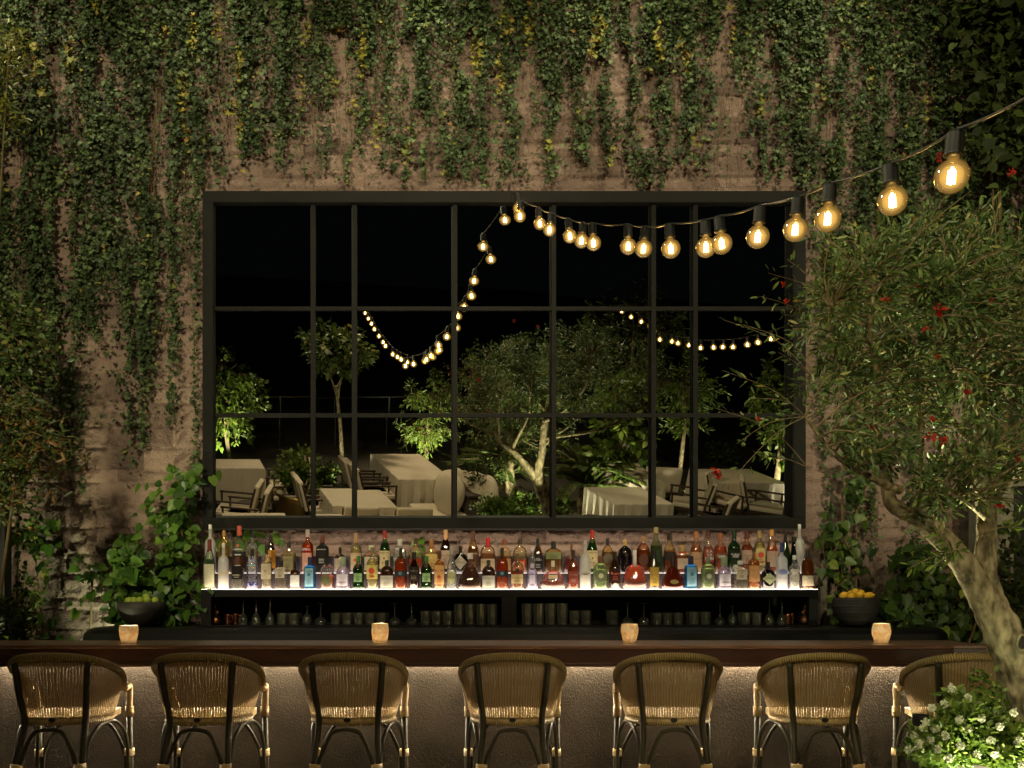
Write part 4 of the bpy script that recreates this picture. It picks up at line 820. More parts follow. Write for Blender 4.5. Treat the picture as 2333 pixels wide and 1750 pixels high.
def make_stool():
    t = thing('rattan_bar_stool', (0, 0, 0), '', 'bar stool', 'rattan stools drawn up to the bar')
    nu, nv = 64, 14; vs = []; fs = []; uv = []
    lim = .93; per = 1.12
    for j in range(nv+1):
        for i in range(nu+1):
            a_ = -lim+2*lim*i/nu; vs.append(shell_pt(a_, j/nv)); uv.append(((a_+1)/2*per, j/nv*.34))
    for j in range(nv):
        for i in range(nu): q = j*(nu+1)+i; fs.append((q, q+1, q+nu+2, q+nu+1))
    o = MB().add(vs, fs).build('woven_back', M_weave, t, smooth=True); ul = o.data.uv_layers.new(name='UVMap')
    for lp in o.data.loops: ul.data[lp.index].uv = uv[lp.vertex_index]
    rim = [shell_pt(-1+2*i/40, 1.0)+Vector((0, -.004, .004)) for i in range(41)]
    uvtube('woven_rim', rim, [.0215]*41, M_rim, t, 12)
    uvtube('lower_edge', [shell_pt(-lim+2*lim*i/30, 0)+Vector((0, 0, 0)) for i in range(31)], .011, M_rim, t, 8)
    # seat
    sv = [(-.0, .22, ZS)]; ring = [shell_pt(-lim+2*lim*i/30, .12) for i in range(31)]
    ring = [Vector((p_.x*.98, p_.y*.98+.004, ZS)) for p_ in ring]+[Vector((.20, .45, ZS)), Vector((0, .475, ZS)), Vector((-.20, .45, ZS))]
    n = len(ring); vs = [Vector((0, .22, ZS+.012))]+ring+[Vector((p_.x, p_.y, ZS-.035)) for p_ in ring]
    fs = [(0, 1+i, 1+(i+1) % n) for i in range(n)]+[(1+i, 1+n+i, 1+n+(i+1) % n, 1+(i+1) % n) for i in range(n)]
    so = MB().add(vs, fs).build('woven_seat', pbr('seat_weave', (.40, .28, .13), .7, 0, .3, .4, 30, .6, 90), t, smooth=False)
    top = shell_pt
    for s_ in (-1, 1):
        pr_ = shell_pt(s_*.355, .96); pth = smoothpath([pr_+Vector((s_*.004, -.022, .0)), shell_pt(s_*.36, .5)+Vector((s_*.004, -.024, 0)), shell_pt(s_*.38, 0)+Vector((s_*.002, -.024, 0)), (s_*.172, -.010, .45), (s_*.188, -.030, .02)], 5)
        MB().tube(pth, .0165, 12).build('rear_leg', M_pole, t, smooth=True)
        bp = [(s_*.183, -.026, .50-.0), (s_*.184, -.027, .46)]
        uvtube('binding', [Vector((s_*.160, -.008, .500+.0)), Vector((s_*.162, -.009, .462))], .0300, M_bind, t, 12)
        e = shell_pt(s_*1.0, 1.0)
        # front leg: a cane-wrapped arm post, then a bare dark leg
        fp = smoothpath([e+Vector((0, .0, .005)), e+Vector((s_*.002, .030, -.03)), Vector((s_*.262, .405, .86)), Vector((s_*.252, .430, .76)), Vector((s_*.250, .438, .70))], 5)
        uvtube('arm_post', fp, .0185, M_bind, t, 12)
        uvtube('binding', [Vector((s_*.250, .438, .74)), Vector((s_*.250, .438, .685))], .0235, M_bind, t, 12)
        MB().tube([(s_*.250, .438, .70), (s_*.256, .446, .35), (s_*.262, .452, .02)], .0165, 12).build('front_leg', M_pole, t, smooth=True)
        uvtube('binding', [Vector((s_*.247, .444, .500)), Vector((s_*.248, .445, .462))], .0285, M_bind, t, 12)
        # side arch between the front and the rear leg, with a doubled cane beside each leg
        ar = smoothpath([(s_*.178, .010, .20), (s_*.176, .016, .46), (s_*.182, .050, .60), (s_*.200, .13, .672), (s_*.216, .24, .685), (s_*.230, .33, .660), (s_*.243, .405, .58), (s_*.250, .425, .44), (s_*.254, .43, .20)], 4)
        MB().tube(ar, .0105, 8).build('side_arch', M_pole, t, smooth=True)
    for y_, w_, wt, zt, zl in ((-.012, .150, .085, .672, .52), (.440, .232, .15, .655, .50)):
        ar = smoothpath([(-w_, y_, .20), (-w_+.004, y_, zl-.08), (-w_+.016, y_, zl), (-wt, y_+.004, zt-.03), (-wt*.45, y_+.006, zt), (wt*.45, y_+.006, zt), (wt, y_+.004, zt-.03), (w_-.016, y_, zl), (w_-.004, y_, zl-.08), (w_, y_, .20)], 4)
        MB().tube(ar, .0105, 8).build('end_arch', M_pole, t, smooth=True)
    for s_ in (-1, 1): MB().tube([(s_*.182, 0, .28), (s_*.256, .44, .28)], .012, 8).build('stretcher', M_pole, t, smooth=True)
    MB().tube([(-.182, 0, .28), (.182, 0, .28)], .012, 8).build('stretcher', M_pole, t, smooth=True)
    MB().tube([(-.256, .44, .28), (.256, .44, .28)], .014, 8).build('foot_rest', M_pole, t, smooth=True)
    MB().lathe([(.012, -.002), (.012, .002)], seg=14, dx=1.5).build('maker_badge', M_black, t).matrix_local = Matrix.Translation((0, shell_pt(0, .05).y-.006, .722)) @ Matrix.Rotation(R(90), 4, 'X')
    return t
YST = 4.70
stool0 = make_stool()
sts = [(110, 3, 'leftmost rattan bar stool, cut close to the left edge, below the lime bowl candle'), (424, 1, 'rattan bar stool second from the left end of the row'), (749, 0, 'rattan bar stool left of the centre, under the second candle'),
       (1107, 0, 'rattan bar stool in the middle of the row'), (1457, 0, 'rattan bar stool just right of the middle, under the third candle'), (1784, -1, 'rattan bar stool below the lemon bowl'), (2106, -3, 'rattan bar stool half hidden behind the white flowers and tree trunk')]
for i, (px, rz, lb) in enumerate(sts):
    o = stool0 if i == 0 else copy_tree(stool0)
    o.location = (P(px, 0, YST+.02).x, YST, 0); o.rotation_euler = (0, 0, R(rz)); o['label'] = lb

# ------------------------------------------------------------------ string lights
M_core = emis('filament_glow', (1, .70, .30), 95)
def bulb_glass():
    m, nt, out = mat('amber_bulb_glass'); tr = N(nt, 'ShaderNodeBsdfTransparent'); tr.inputs[0].default_value = (1, .78, .40, 1)
    em = N(nt, 'ShaderNodeEmission'); em.inputs[0].default_value = (1, .60, .15, 1); em.inputs[1].default_value = .95  # glass emits a halo in place of scattered filament light
    lw = N(nt, 'ShaderNodeLayerWeight'); lw.inputs[0].default_value = .5; iv = N(nt, 'ShaderNodeMath', operation='SUBTRACT'); iv.inputs[0].default_value = 1; nt.links.new(lw.outputs['Facing'], iv.inputs[1])
    pw = N(nt, 'ShaderNodeMath', operation='POWER'); pw.inputs[1].default_value = 2.2; nt.links.new(iv.outputs[0], pw.inputs[0]); ma = N(nt, 'ShaderNodeMath', operation='MULTIPLY_ADD'); ma.inputs[1].default_value = 1.5; ma.inputs[2].default_value = .28
    nt.links.new(pw.outputs[0], ma.inputs[0]); nt.links.new(ma.outputs[0], em.inputs[1])
    gl = N(nt, 'ShaderNodeBsdfGlossy'); gl.inputs['Roughness'].default_value = .05; fr = N(nt, 'ShaderNodeFresnel'); fr.inputs[0].default_value = 1.45
    m1 = N(nt, 'ShaderNodeMixShader'); m1.inputs[0].default_value = .40; nt.links.new(tr.outputs[0], m1.inputs[1]); nt.links.new(em.outputs[0], m1.inputs[2])
    m2 = N(nt, 'ShaderNodeMixShader'); fm = N(nt, 'ShaderNodeMath', operation='MULTIPLY'); fm.inputs[1].default_value = .4; nt.links.new(fr.outputs[0], fm.inputs[0]); nt.links.new(fm.outputs[0], m2.inputs[0]); nt.links.new(m1.outputs[0], m2.inputs[1]); nt.links.new(gl.outputs[0], m2.inputs[2]); nt.links.new(m2.outputs[0], out.inputs[0]); return m
M_bg = bulb_glass(); BR = .045
gp = MB().lathe([(.014, .052), (.016, .040), (.024, .036), (.036, .026), (.044, .010), (.045, -.004), (.040, -.022), (.028, -.036), (.014, -.043), (.002, -.045)], seg=20, cap0=False, cap1=False)
cp_ = MB()
for k_ in range(5):
    a_ = k_*2*math.pi/5; cp_.tube([(.0085*math.cos(a_), .0085*math.sin(a_), -.020), (.0075*math.cos(a_), .0075*math.sin(a_), .014)], .0030, 5)
cp_.ball((0, 0, .020), .004, 6, 4)
sk = MB().lathe([(.026, .050), (.027, .054), (.0235, .058), (.0235, .106), (.018, .113), (.008, .119)], seg=16)
me_g = me_c = me_s = None
def string(name, bulbs, label, cabpts=None):
    """bulbs: world positions of bulb centres in order along the cable"""
    global me_g, me_c, me_s
    t = thing(name, tuple(bulbs[0]), label, 'string lights'); base = Vector(bulbs[0]); way = []
    for i, b_ in enumerate(bulbs):
        b_ = Vector(b_)
        if me_g is None:
            o1 = gp.build('bulb', M_bg, t, smooth=True); o2 = cp_.build('filament', M_core, o1, smooth=True); o3 = sk.build('socket', M_black, t, smooth=True); me_g, me_c, me_s = o1.data, o2.data, o3.data
        else:
            o1 = bpy.data.objects.new('bulb', me_g); o2 = bpy.data.objects.new('filament', me_c); o3 = bpy.data.objects.new('socket', me_s)
            for q in (o1, o2, o3): col.objects.link(q)
            o1.parent = t; o3.parent = t; o2.parent = o1
        tl = (random.uniform(-.12, .12), random.uniform(-.12, .12), random.uniform(0, 6)); Mx = Matrix.Rotation(tl[0], 3, 'X') @ Matrix.Rotation(tl[1], 3, 'Y')
        o1.location = b_-base; o1.rotation_euler = Mx.to_euler(); o3.location = b_-base; o3.rotation_euler = Mx.to_euler()
        way.append(b_+Mx @ Vector((0, 0, .118))-base)
    if cabpts: way = [Vector(c_)-base for c_ in cabpts[0]]+way+[Vector(c_)-base for c_ in cabpts[1]]
    sm_ = []
    for a_, b_ in zip(way, way[1:]):
        L = (b_-a_).length
        for k_ in range(5): u = k_/5; sm_.append(a_.lerp(b_, u)-Vector((0, 0, .10*L*u*(1-u))))
    sm_.append(way[-1]); MB().tube(sm_, .0042, 6).build('cable', M_cable, t, smooth=True)
    return t
DB = .09
BL = [(1120, 450, 24), (1123, 467, 26), (1166, 483, 26.6), (1187, 496, 28.5), (1231, 510, 30), (1256, 520, 31.5), (1282, 525, 33), (1357, 532, 35.5), (1390, 537, 38), (1449, 537, 41.5), (1525, 534, 44), (1559, 526, 45.5), (1637, 511, 50), (1718, 495, 52.5), (1788, 472, 57), (1928, 433, 63), (2056, 380, 73)]
main = [P(x, y, min(F_PX*DB/(s*S), 7.18)) for x, y, s in BL]
main += [P(2275, 290, 2.02)]
# the same cable goes on over the terrace, where the mirror shows it: a curve that sags and climbs away to the left
REF = [(945, 752, 14.5), (935, 762, 14.2), (920, 772, 13.6), (908, 778, 13.2), (893, 782, 12.8), (879, 783, 12.4), (866, 777, 12), (858, 772, 11.7), (848, 766, 11.4), (832, 748, 11.1), (827, 740, 10.9), (818, 727, 10.6), (808, 712, 10.3), (802, 700, 10), (795, 689, 9.8), (788, 677, 9.6)]
tail = [behind_d(x, y, F_PX*DB/(s*S)) for x, y, s in REF]
hook = P(1108, 414, 7.31)
string('string_lights', main+tail[5:], 'long string of round amber bulbs running from the mirror top towards the right', ([hook], []))
R2 = [(1341, 675, 10.5), (1361, 687, 10.7), (1383, 697, 10.9), (1402, 707, 11.1), (1411, 717, 11.2), (1424, 735, 11.3), (1450, 739, 11.6), (1463, 743, 11.8), (1487, 747, 12), (1513, 752, 12.2), (1541, 751, 12.4), (1561, 750, 12.6), (1583, 750, 12.8), (1614, 745, 13.1), (1637, 740, 13.4), (1665, 732, 13.8), (1704, 720, 14.4)]
string('string_lights', [behind_d(x, y, F_PX*DB/(s*S)) for x, y, s in R2], 'distant string of amber bulbs seen in the right half of the mirror')

# ------------------------------------------------------------------ trees
def flower(b, c, r):
    for _ in range(14):
        d = Vector((random.gauss(0, 1), random.gauss(0, 1), random.gauss(0, 1))).normalized(); u = d.orthogonal().normalized(); v = d.cross(u)
        p0 = Vector(c); q = [p0, p0+d*r*.7+u*r*.35, p0+d*r+v*r*.2, p0+d*r*.7-u*r*.35]
        b.add(q, [(0, 1, 2), (0, 2, 3)])
def grow(crown_pts, roots, m, parent, name='twigs', r0=.010, droop=0., seg=5):
    b = MB(); tips = []
    for c_ in crown_pts:
        c_ = Vector(c_); root = min(roots, key=lambda q: (Vector(q)-c_).length*(1+.4*random.random()))
        root = Vector(root); L = (c_-root).length
        mid = root.lerp(c_, .45)+Vector((random.gauss(0, .08)*L, random.gauss(0, .08)*L, .10*L)); pth = smoothpath([root, mid, c_], 4)
        b.tube(pth, lerp_list([r0*.9, r0*.55, r0*.22], len(pth)), seg); tips.append(pth)
    return b.build(name, m, parent), tips
def crown_leaves(tips, per, size, spread, tpl, m, parent, name='crown', hang=0.1, jit=.0):
    pos = []; dr = []
    for pth in tips:
        n = len(pth)
        for _ in range(per):
            u = random.uniform(.30, 1.0)*(n-1); i = min(int(u), n-2); q = pth[i].lerp(pth[i+1], u-i); ax = (pth[i+1]-pth[i]).normalized()
            side = Vector((random.gauss(0, 1), random.gauss(0, 1), random.gauss(0, 1))); side = (side-ax*side.dot(ax)).normalized()
            pos.append(q+side*random.uniform(0, spread)); d = (ax*random.uniform(.3, 1)+side*random.uniform(.4, 1)+Vector((0, 0, -hang))); dr.append(d)
    n = len(pos); return leaves(name, np.array(pos), np.array(dr), rdir(n)+np.array([0, -.3, .6]), size*(.6+.8*rng.random(n)), tpl, m, parent)
def rand_in(c, r, n, zbias=0, hollow=.25):
    out = []
    while len(out) < n:
        p_ = Vector((random.uniform(-1, 1), random.uniform(-1, 1), random.uniform(-1, 1)))
        if hollow < p_.length < 1: out.append(Vector((c[0]+p_.x*r[0], c[1]+p_.y*r[1], c[2]+p_.z*r[2])))
    return out
YT = 4.1
tree = thing('pomegranate_tree', (P(2215, 0, YT).x, YT, .72), 'gnarled tree with pale leaning trunk and red flowers in the planter at the right', 'tree')
o_ = Vector(tree.location)
def TP(x, y, d=YT): return P(x, y, d)-o_
tr = MB()
main_t = smoothpath([TP(2235, 1640), TP(2216, 1540, 4.08), TP(2196, 1440, 4.06), TP(2168, 1370, 4.05), TP(2140, 1310, 4.06), TP(2128, 1240, 4.08), TP(2132, 1150, 4.1), TP(2128, 1060, 4.12), TP(2122, 985, 4.14), TP(2124, 900, 4.16)], 14)
tr.tube(main_t, lerp_list([.104, .094, .084, .083, .072, .050, .042, .040, .042, .032], len(main_t)), 34, bumpy=.035)
br = smoothpath([TP(2150, 1345, 4.05), TP(2108, 1262, 4.03), TP(2068, 1200, 4.0), TP(2020, 1150, 3.98), TP(1977, 1117, 3.96), TP(1925, 1085, 3.96), TP(1910, 1000, 3.98), TP(1895, 930, 4.0)], 12)
tr.tube(br, lerp_list([.066, .058, .052, .046, .038, .030, .022, .016], len(br)), 28, bumpy=.035)
subs = []
def sub(pts_, r_): 
    pth = smoothpath(pts_, 5); tr.tube(pth, lerp_list(r_, len(pth)), 9, bumpy=.04); subs.extend(pth[3:])
sub([TP(2124, 900, 4.16), TP(2112, 800, 4.2), TP(2120, 700, 4.25)], [.030, .02, .009]); sub([TP(2124, 905, 4.16), TP(2095, 840, 4.1), TP(2040, 760, 4.0), TP(2010, 660, 3.95)], [.026, .018, .012, .007])
sub([TP(2124, 905, 4.16), TP(2160, 850, 4.2), TP(2210, 780, 4.3), TP(2260, 680, 4.3)], [.026, .018, .012, .007]); sub([TP(2130, 1120, 4.1), TP(2170, 1050, 4.15), TP(2230, 990, 4.2), TP(2330, 900, 4.2)], [.022, .016, .012, .007])
sub([TP(1945, 1060, 3.96), TP(1880, 1030, 3.9), TP(1800, 980, 3.8), TP(1740, 900, 3.75)], [.020, .015, .010, .006]); sub([TP(1895, 930, 4.0), TP(1900, 830, 4.0), TP(1880, 730, 4.0), TP(1890, 620, 4.0)], [.020, .015, .010, .006])
sub([TP(2010, 1135, 3.97), TP(1985, 1040, 4.1), TP(1990, 930, 4.2), TP(1960, 800, 4.3)], [.024, .018, .012, .006]); sub([TP(1895, 930, 4.0), TP(1840, 860, 3.9), TP(1800, 760, 3.9), TP(1790, 660, 3.85)], [.018, .013, .009, .005])
sub([TP(2128, 1060, 4.12), TP(2230, 1000, 4.5), TP(2330, 900, 4.7), TP(2420, 760, 4.8)], [.024, .018, .012, .006]); sub([TP(2115, 960, 4.14), TP(2050, 900, 4.5), TP(2020, 780, 4.8), TP(2000, 640, 4.9)], [.022, .015, .010, .006])
sub([TP(2140, 1130, 4.1), TP(2080, 1080, 3.95), TP(2050, 1070, 3.9), TP(1990, 1060, 3.85)], [.012, .009, .007, .004])
trunk = tr.build('trunk', M_bark, tree, smooth=True)
# knot hole on the trunk
kn = MB(); kc = TP(2180, 1385, 4.05)+Vector((0, -.098, 0)); 
rp = [kc+Vector((.020*math.cos(a_), -.004+.004*math.sin(a_*2), .034*math.sin(a_))) for a_ in np.linspace(0, 2*math.pi, 17)]
kn.tube(rp, .0055, 8); kn.build('knot_rim', M_bark, tree, smooth=True)
MB().ball(tuple(kc+Vector((0, .000, 0))), .024, 12, 8, .85, .42, 1.35).build('knot_hole', pbr('knot_dark', (.012, .009, .006), .9), tree, smooth=True)
cp = []
while len(cp) < 560:
    x = random.uniform(1705, 2420); y = random.uniform(440, 1130); d = random.uniform(3.55, 4.95)
    ex = (x-2080)/390; ey = (y-800)/360
    if ex*ex+ey*ey > 1.0: continue
    if x < 1960 and y > 1000+(x-1760)*.15: continue
    if x < 1800 and random.random() < .5: continue
    if 2060 < x and y > 1010 and random.random() < .55: continue
    if y < 560 and random.random() < .45: continue
    if d > 4.1 and y > 900 and random.random() < .92: continue
    cp.append(TP(x, y, d))
for _ in range(90):
    x = random.uniform(1730, 2330); cp.append(TP(x, random.uniform(400, 640)+abs(x-2080)*.25, random.uniform(3.7, 4.6)))
roots = [q for q in subs]+[q for q in br[40:]]
tw, tips = grow(cp, roots, M_twig, tree, 'twigs', .006)
crown_leaves(tips, 34, .038, .045, LANCE, L_tree, tree, 'crown')
# sparse sprays reaching over the mirror
sp_ = [TP(1660, 590, 3.7), TP(1640, 640, 3.7), TP(1600, 700, 3.7), TP(1560, 690, 3.7), TP(1500, 720, 3.6), TP(1450, 800, 3.6), TP(1560, 800, 3.7), TP(1620, 860, 3.7), TP(1540, 880, 3.7), TP(1680, 760, 3.8), TP(1690, 680, 3.8), TP(1590, 960, 3.7), TP(1530, 1000, 3.7), TP(1500, 960, 3.65), TP(1640, 990, 3.7), TP(1560, 1060, 3.7), TP(1480, 1100, 3.6), TP(1700, 560, 3.9), TP(1420, 690, 3.6), TP(1690, 900, 3.8)]
sp_ = [q for q in sp_ if (q+o_).x/(q+o_).y > (1535*S-CX)/F_PX]
tw2, tips2 = grow(sp_, [TP(1740, 900, 3.75), TP(1790, 700, 3.85), TP(1760, 820, 3.8), TP(1745, 1010, 3.8)], M_twig, tree, 'twigs', .003)
crown_leaves(tips2, 15, .034, .02, LANCE, L_tree, tree, 'outer_sprays')
low = [TP(2050, 1080, 3.9), TP(2020, 1150, 3.85), TP(2070, 1190, 3.85), TP(2210, 1050, 4.0), TP(2200, 1140, 4.0), TP(1990, 1000, 3.8), TP(2090, 1010, 3.85), TP(2020, 1220, 3.85), TP(2230, 1100, 4.0), TP(1960, 1230, 3.9), TP(2180, 960, 3.9), TP(2230, 930, 3.9), TP(2060, 1000, 3.8)]
tw3, tips3 = grow(low, [TP(2128, 1150, 4.05), TP(2125, 1080, 4.05), TP(2060, 1200, 3.95)], M_twig, tree, 'twigs', .0055)
crown_leaves(tips3, 22, .042, .02, LANCE, L_bright, tree, 'lower_sprays')
for x, y, d, r_ in [(2030, 670, 3.45, .030), (2010, 945, 3.6, .026), (2036, 952, 3.6, .022), (1912, 645, 3.6, .022), (1880, 918, 3.7, .022), (2000, 712, 3.6, .016), (2090, 845, 3.7, .018), (2025, 770, 3.6, .016), (2160, 1095, 3.8, .022), (2030, 340, 3.9, .024), (2185, 372, 3.9, .022), (1690, 615, 3.7, .016), (1700, 652, 3.7, .016), (1545, 1015, 3.6, .020), (1552, 1028, 3.6, .018), (1640, 905, 3.7, .014), (2010, 905, 3.6, .020), (1985, 615, 3.7, .014), (2140, 650, 3.7, .014), (2200, 990, 3.8, .018)]:
    b = MB(); flower(b, TP(x, y, d), r_); b.build('flower', M_red, tree)

# planter with white flowers
pl = thing('round_planter', (P(2215, 0, 4.02).x, 4.02, 0), 'large round dark clay planter holding the tree and white flowers, bottom right', 'planter')
MB().lathe([(.34, 0), (.38, .05), (.485, .60), (.50, .665), (.51, .685), (.50, .70), (.47, .70), (.46, .66), (.02, .655)], seg=56).build('pot', M_planter, pl, smooth=True)
MB().lathe([(.01, .0), (.455, .0), (.455, .03), (.01, .06)], c=(0, 0, .63), seg=30).build('soil', M_soil, pl)
fl = thing('white_flower_bush', (P(2150, 0, 3.85).x, 3.85, .70), 'bushy green plant with clusters of small white flowers in the planter', 'plant')
fo = Vector(fl.location)
def FP(x, y, d=3.7): return P(x, y, d)-fo
ht = []
for _ in range(240):
    x = random.triangular(1950, 2300, 2100); ytop = np.interp(x, [1950, 2000, 2050, 2100, 2130, 2180, 2230, 2300], [1590, 1555, 1515, 1500, 1515, 1560, 1560, 1560])
    y = random.uniform(ytop, 1640); ht.append(FP(x, y, random.uniform(3.5, 3.95)))
ht += [FP(2050, 1480, 3.7), FP(2045, 1495, 3.7), FP(2128, 1450, 3.75), FP(2140, 1470, 3.75), FP(2150, 1490, 3.75), FP(2136, 1510, 3.75), FP(2115, 1455, 3.75), FP(2070, 1510, 3.7), FP(2085, 1505, 3.7), FP(2165, 1530, 3.7)]
rts = [Vector((random.uniform(-.32, .30), random.uniform(-.25, .15), -.02)) for _ in range(30)]
tw4, tips4 = grow(ht, rts, pbr('green_stem', (.05, .10, .02), .6), fl, 'stems', .0035)
crown_leaves(tips4, 34, .030, .030, OVAL, L_bright, fl, 'leaves')
fc = [(2055, 1487), (2091, 1508), (2040, 1522), (2012, 1530), (1995, 1573), (1975, 1590), (1962, 1620), (2020, 1575), (2042, 1590), (2010, 1598), (2000, 1562), (2050, 1640), (2110, 1630), (2140, 1600), (2185, 1640), (2200, 1600), (2190, 1540), (2208, 1655), (2090, 1575), (2120, 1553), (2072, 1555), (2160, 1570), (2025, 1620), (2075, 1612), (2150, 1630), (1985, 1608)]
for x, y in fc:
    c_ = FP(x, y, random.uniform(3.46, 3.56)); n = 70; q = rdir(n)*np.array([1, .6, 1])*.016*(.5+.5*rng.random((n, 1)))+np.array(c_)
    leaves('flower_head', q, rdir(n)+np.array([0, -.4, .4]), rdir(n)+np.array([0, -1, .3]), .0085, HEART, L_flow, fl)

# ------------------------------------------------------------------ broad-leaf climbers and shrubs at the wall
def climber(name, label, cat, px, y, targets, per, size, tpl, m, base_z=.0, spread=.05, r0=.006, hang=.5, roots=None, lname='leaves', flat=True):
    t = thing(name, (P(px, 0, y).x, y, base_z), label, cat); o0 = Vector(t.location)
    tg = [P(a_, b_, d_)-o0 for a_, b_, d_ in targets]
    rts = [P(a_, b_, d_)-o0 for a_, b_, d_ in roots] if roots else [Vector((0, 0, 0))]
    if roots:
        tk = MB()
        for i_, r_ in enumerate(rts):
            pth = smoothpath([Vector((random.uniform(-.05, .05), 0, 0)), r_.lerp(Vector((0, 0, 0)), .5)+Vector((random.uniform(-.05, .05), 0, 0)), r_], 5); tk.tube(pth, lerp_list([r0*2.2, r0*1.6, r0], len(pth)), 7)
        tk.build('stem', M_stem, t, smooth=True)
    _, tips_ = grow(tg, rts, M_stem, t, 'twigs', r0*.7)
    pos = []; 
    for pth in tips_:
        n = len(pth)
        for _ in range(per):
            u = random.uniform(.35, 1)*(n-1); i_ = min(int(u), n-2); pos.append(pth[i_].lerp(pth[i_+1], u-i_)+Vector((random.gauss(0, spread), random.gauss(0, spread*.6), random.gauss(0, spread))))
    n = len(pos); dr = np.stack([rng.normal(0, .6, n), rng.normal(-.2, .3, n), -hang+rng.normal(0, .4, n)], 1)
    nr = np.stack([rng.normal(0, .5, n), -1+rng.normal(0, .3, n), .5+rng.normal(0, .4, n)], 1) if flat else rdir(n)
    leaves(lname, np.array(pos), dr, nr, size*(.55+.7*rng.random(n)), tpl, m, t); return t
def tri(n, xa, xb, ya, yb, da, db, f=None):
    o = []
    while len(o) < n:
        x, y = random.uniform(xa, xb), random.uniform(ya, yb)
        if f is None or f(x, y): o.append((x, y, random.uniform(da, db)))
    return o
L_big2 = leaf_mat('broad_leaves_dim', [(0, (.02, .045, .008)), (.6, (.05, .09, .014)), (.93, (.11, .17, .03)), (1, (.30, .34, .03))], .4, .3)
climber('climbing_vine', 'broad leaved green vine climbing the wall behind the lime bowl', 'vine', 330, 7.3, tri(95, 215, 440, 1035, 1370, 7.0, 7.4, lambda x, y: (x-215)/225 > (1350-y)/520*.9-.15 and not (y < 1150 and x < 300)), 6, .092, HEART, L_big, .0, .06, .008, .6,
        [(330, 1330, 7.35), (360, 1250, 7.35), (390, 1120, 7.35), (300, 1250, 7.35), (270, 1200, 7.35), (410, 1040, 7.35)])
climber('climbing_vine', 'thin trailing vine with a few round leaves at the lower left of the wall', 'vine', 150, 7.35, tri(22, 60, 230, 1090, 1390, 7.2, 7.45), 3, .085, HEART, L_big, .0, .04, .006, .6, [(70, 1330, 7.4), (75, 1180, 7.4), (200, 1240, 7.4)])
climber('climbing_vine', 'trailing vine tips hanging behind the left bottles under the mirror', 'vine', 500, 7.45, [(460+i_*21, 1160+random.uniform(-6, 14), 7.5) for i_ in range(10)]+[(560, 1185, 7.5)], 2, .085, HEART, L_big, 1.0, .03, .005, .5, [(450, 1170, 7.5), (520, 1160, 7.52)])
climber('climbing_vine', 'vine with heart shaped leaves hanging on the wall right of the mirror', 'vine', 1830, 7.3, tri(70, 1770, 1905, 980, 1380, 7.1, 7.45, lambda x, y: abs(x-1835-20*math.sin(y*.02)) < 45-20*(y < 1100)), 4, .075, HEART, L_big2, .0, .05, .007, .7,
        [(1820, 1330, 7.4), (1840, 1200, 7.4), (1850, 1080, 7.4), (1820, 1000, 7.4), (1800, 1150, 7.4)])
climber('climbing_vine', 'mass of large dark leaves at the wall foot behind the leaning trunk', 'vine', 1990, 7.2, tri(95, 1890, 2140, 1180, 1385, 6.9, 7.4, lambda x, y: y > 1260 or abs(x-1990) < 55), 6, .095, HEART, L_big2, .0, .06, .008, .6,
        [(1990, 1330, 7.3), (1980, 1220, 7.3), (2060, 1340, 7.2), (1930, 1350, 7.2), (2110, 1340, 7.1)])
climber('climbing_vine', 'dark broad leaved creeper covering the upper right corner of the wall', 'vine', 2200, 7.3, tri(150, 2045, 2330, -40, 395, 6.9, 7.4, lambda x, y: x-2045 > (380-y)*-.4+0 and y < 420-(x-2045)*.25), 9, .085, HEART, L_dark, .0, .07, .006, .2,
        [(2150, 200, 7.4), (2240, 120, 7.4), (2120, 60, 7.4), (2260, 300, 7.4), (2160, 330, 7.4)])
climber('leafy_shrub', 'shrub with long rust edged leaves reaching in from the left edge', 'shrub', -60, 6.2, tri(110, -40, 205, 840, 1120, 6.0, 6.5, lambda x, y: (x/190)**2+((y-985)/140)**2 < 1), 16, .075, LANCE, L_rust, .0, .04, .008, .2,
        [(10, 1010, 6.3), (0, 920, 6.3), (40, 980, 6.2), (-20, 1080, 6.3)], flat=False)
climber('leafy_shrub', 'dense green shrub crown above the rust leaves at the left edge', 'shrub', -70, 6.6, tri(150, -40, 150, 620, 980, 6.5, 6.9, lambda x, y: x < 60+80*math.sin((y-640)/320*math.pi)), 14, .05, OVAL, L_tree, .0, .05, .008, .1,
        [(0, 800, 6.7), (-20, 900, 6.7), (20, 720, 6.7)], flat=False)
climber('leafy_shrub', 'yellow tinged bush hanging at the upper left corner', 'shrub', -60, 7.0, tri(60, -40, 100, 60, 300, 6.9, 7.3, lambda x, y: x < 100-(abs(y-170)*.4)), 14, .05, LANCE, L_yel, .0, .05, .006, .3,
        [(-10, 150, 7.1), (0, 230, 7.1), (20, 100, 7.1)], flat=False)
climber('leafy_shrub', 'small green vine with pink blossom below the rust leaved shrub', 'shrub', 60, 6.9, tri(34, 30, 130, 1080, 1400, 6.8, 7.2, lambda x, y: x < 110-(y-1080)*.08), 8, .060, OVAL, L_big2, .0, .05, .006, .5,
        [(40, 1150, 7.0), (45, 1300, 7.0)])
climber('grassy_plant', 'dark arching grassy plant at the lower left beside the bar', 'plant', 10, 6.0, tri(40, -30, 75, 1290, 1400, 5.9, 6.2), 10, .12, LANCE, L_dark, .3, .03, .006, -.2, flat=False)
climber('leafy_shrub', 'slim leafy stems beside the dark doorway at the right edge', 'shrub', 2180, 7.0, tri(36, 2150, 2215, 1080, 1390, 6.7, 7.1), 10, .06, OVAL, L_dark, .0, .05, .006, .3, [(2180, 1200, 6.9), (2190, 1320, 6.9)])

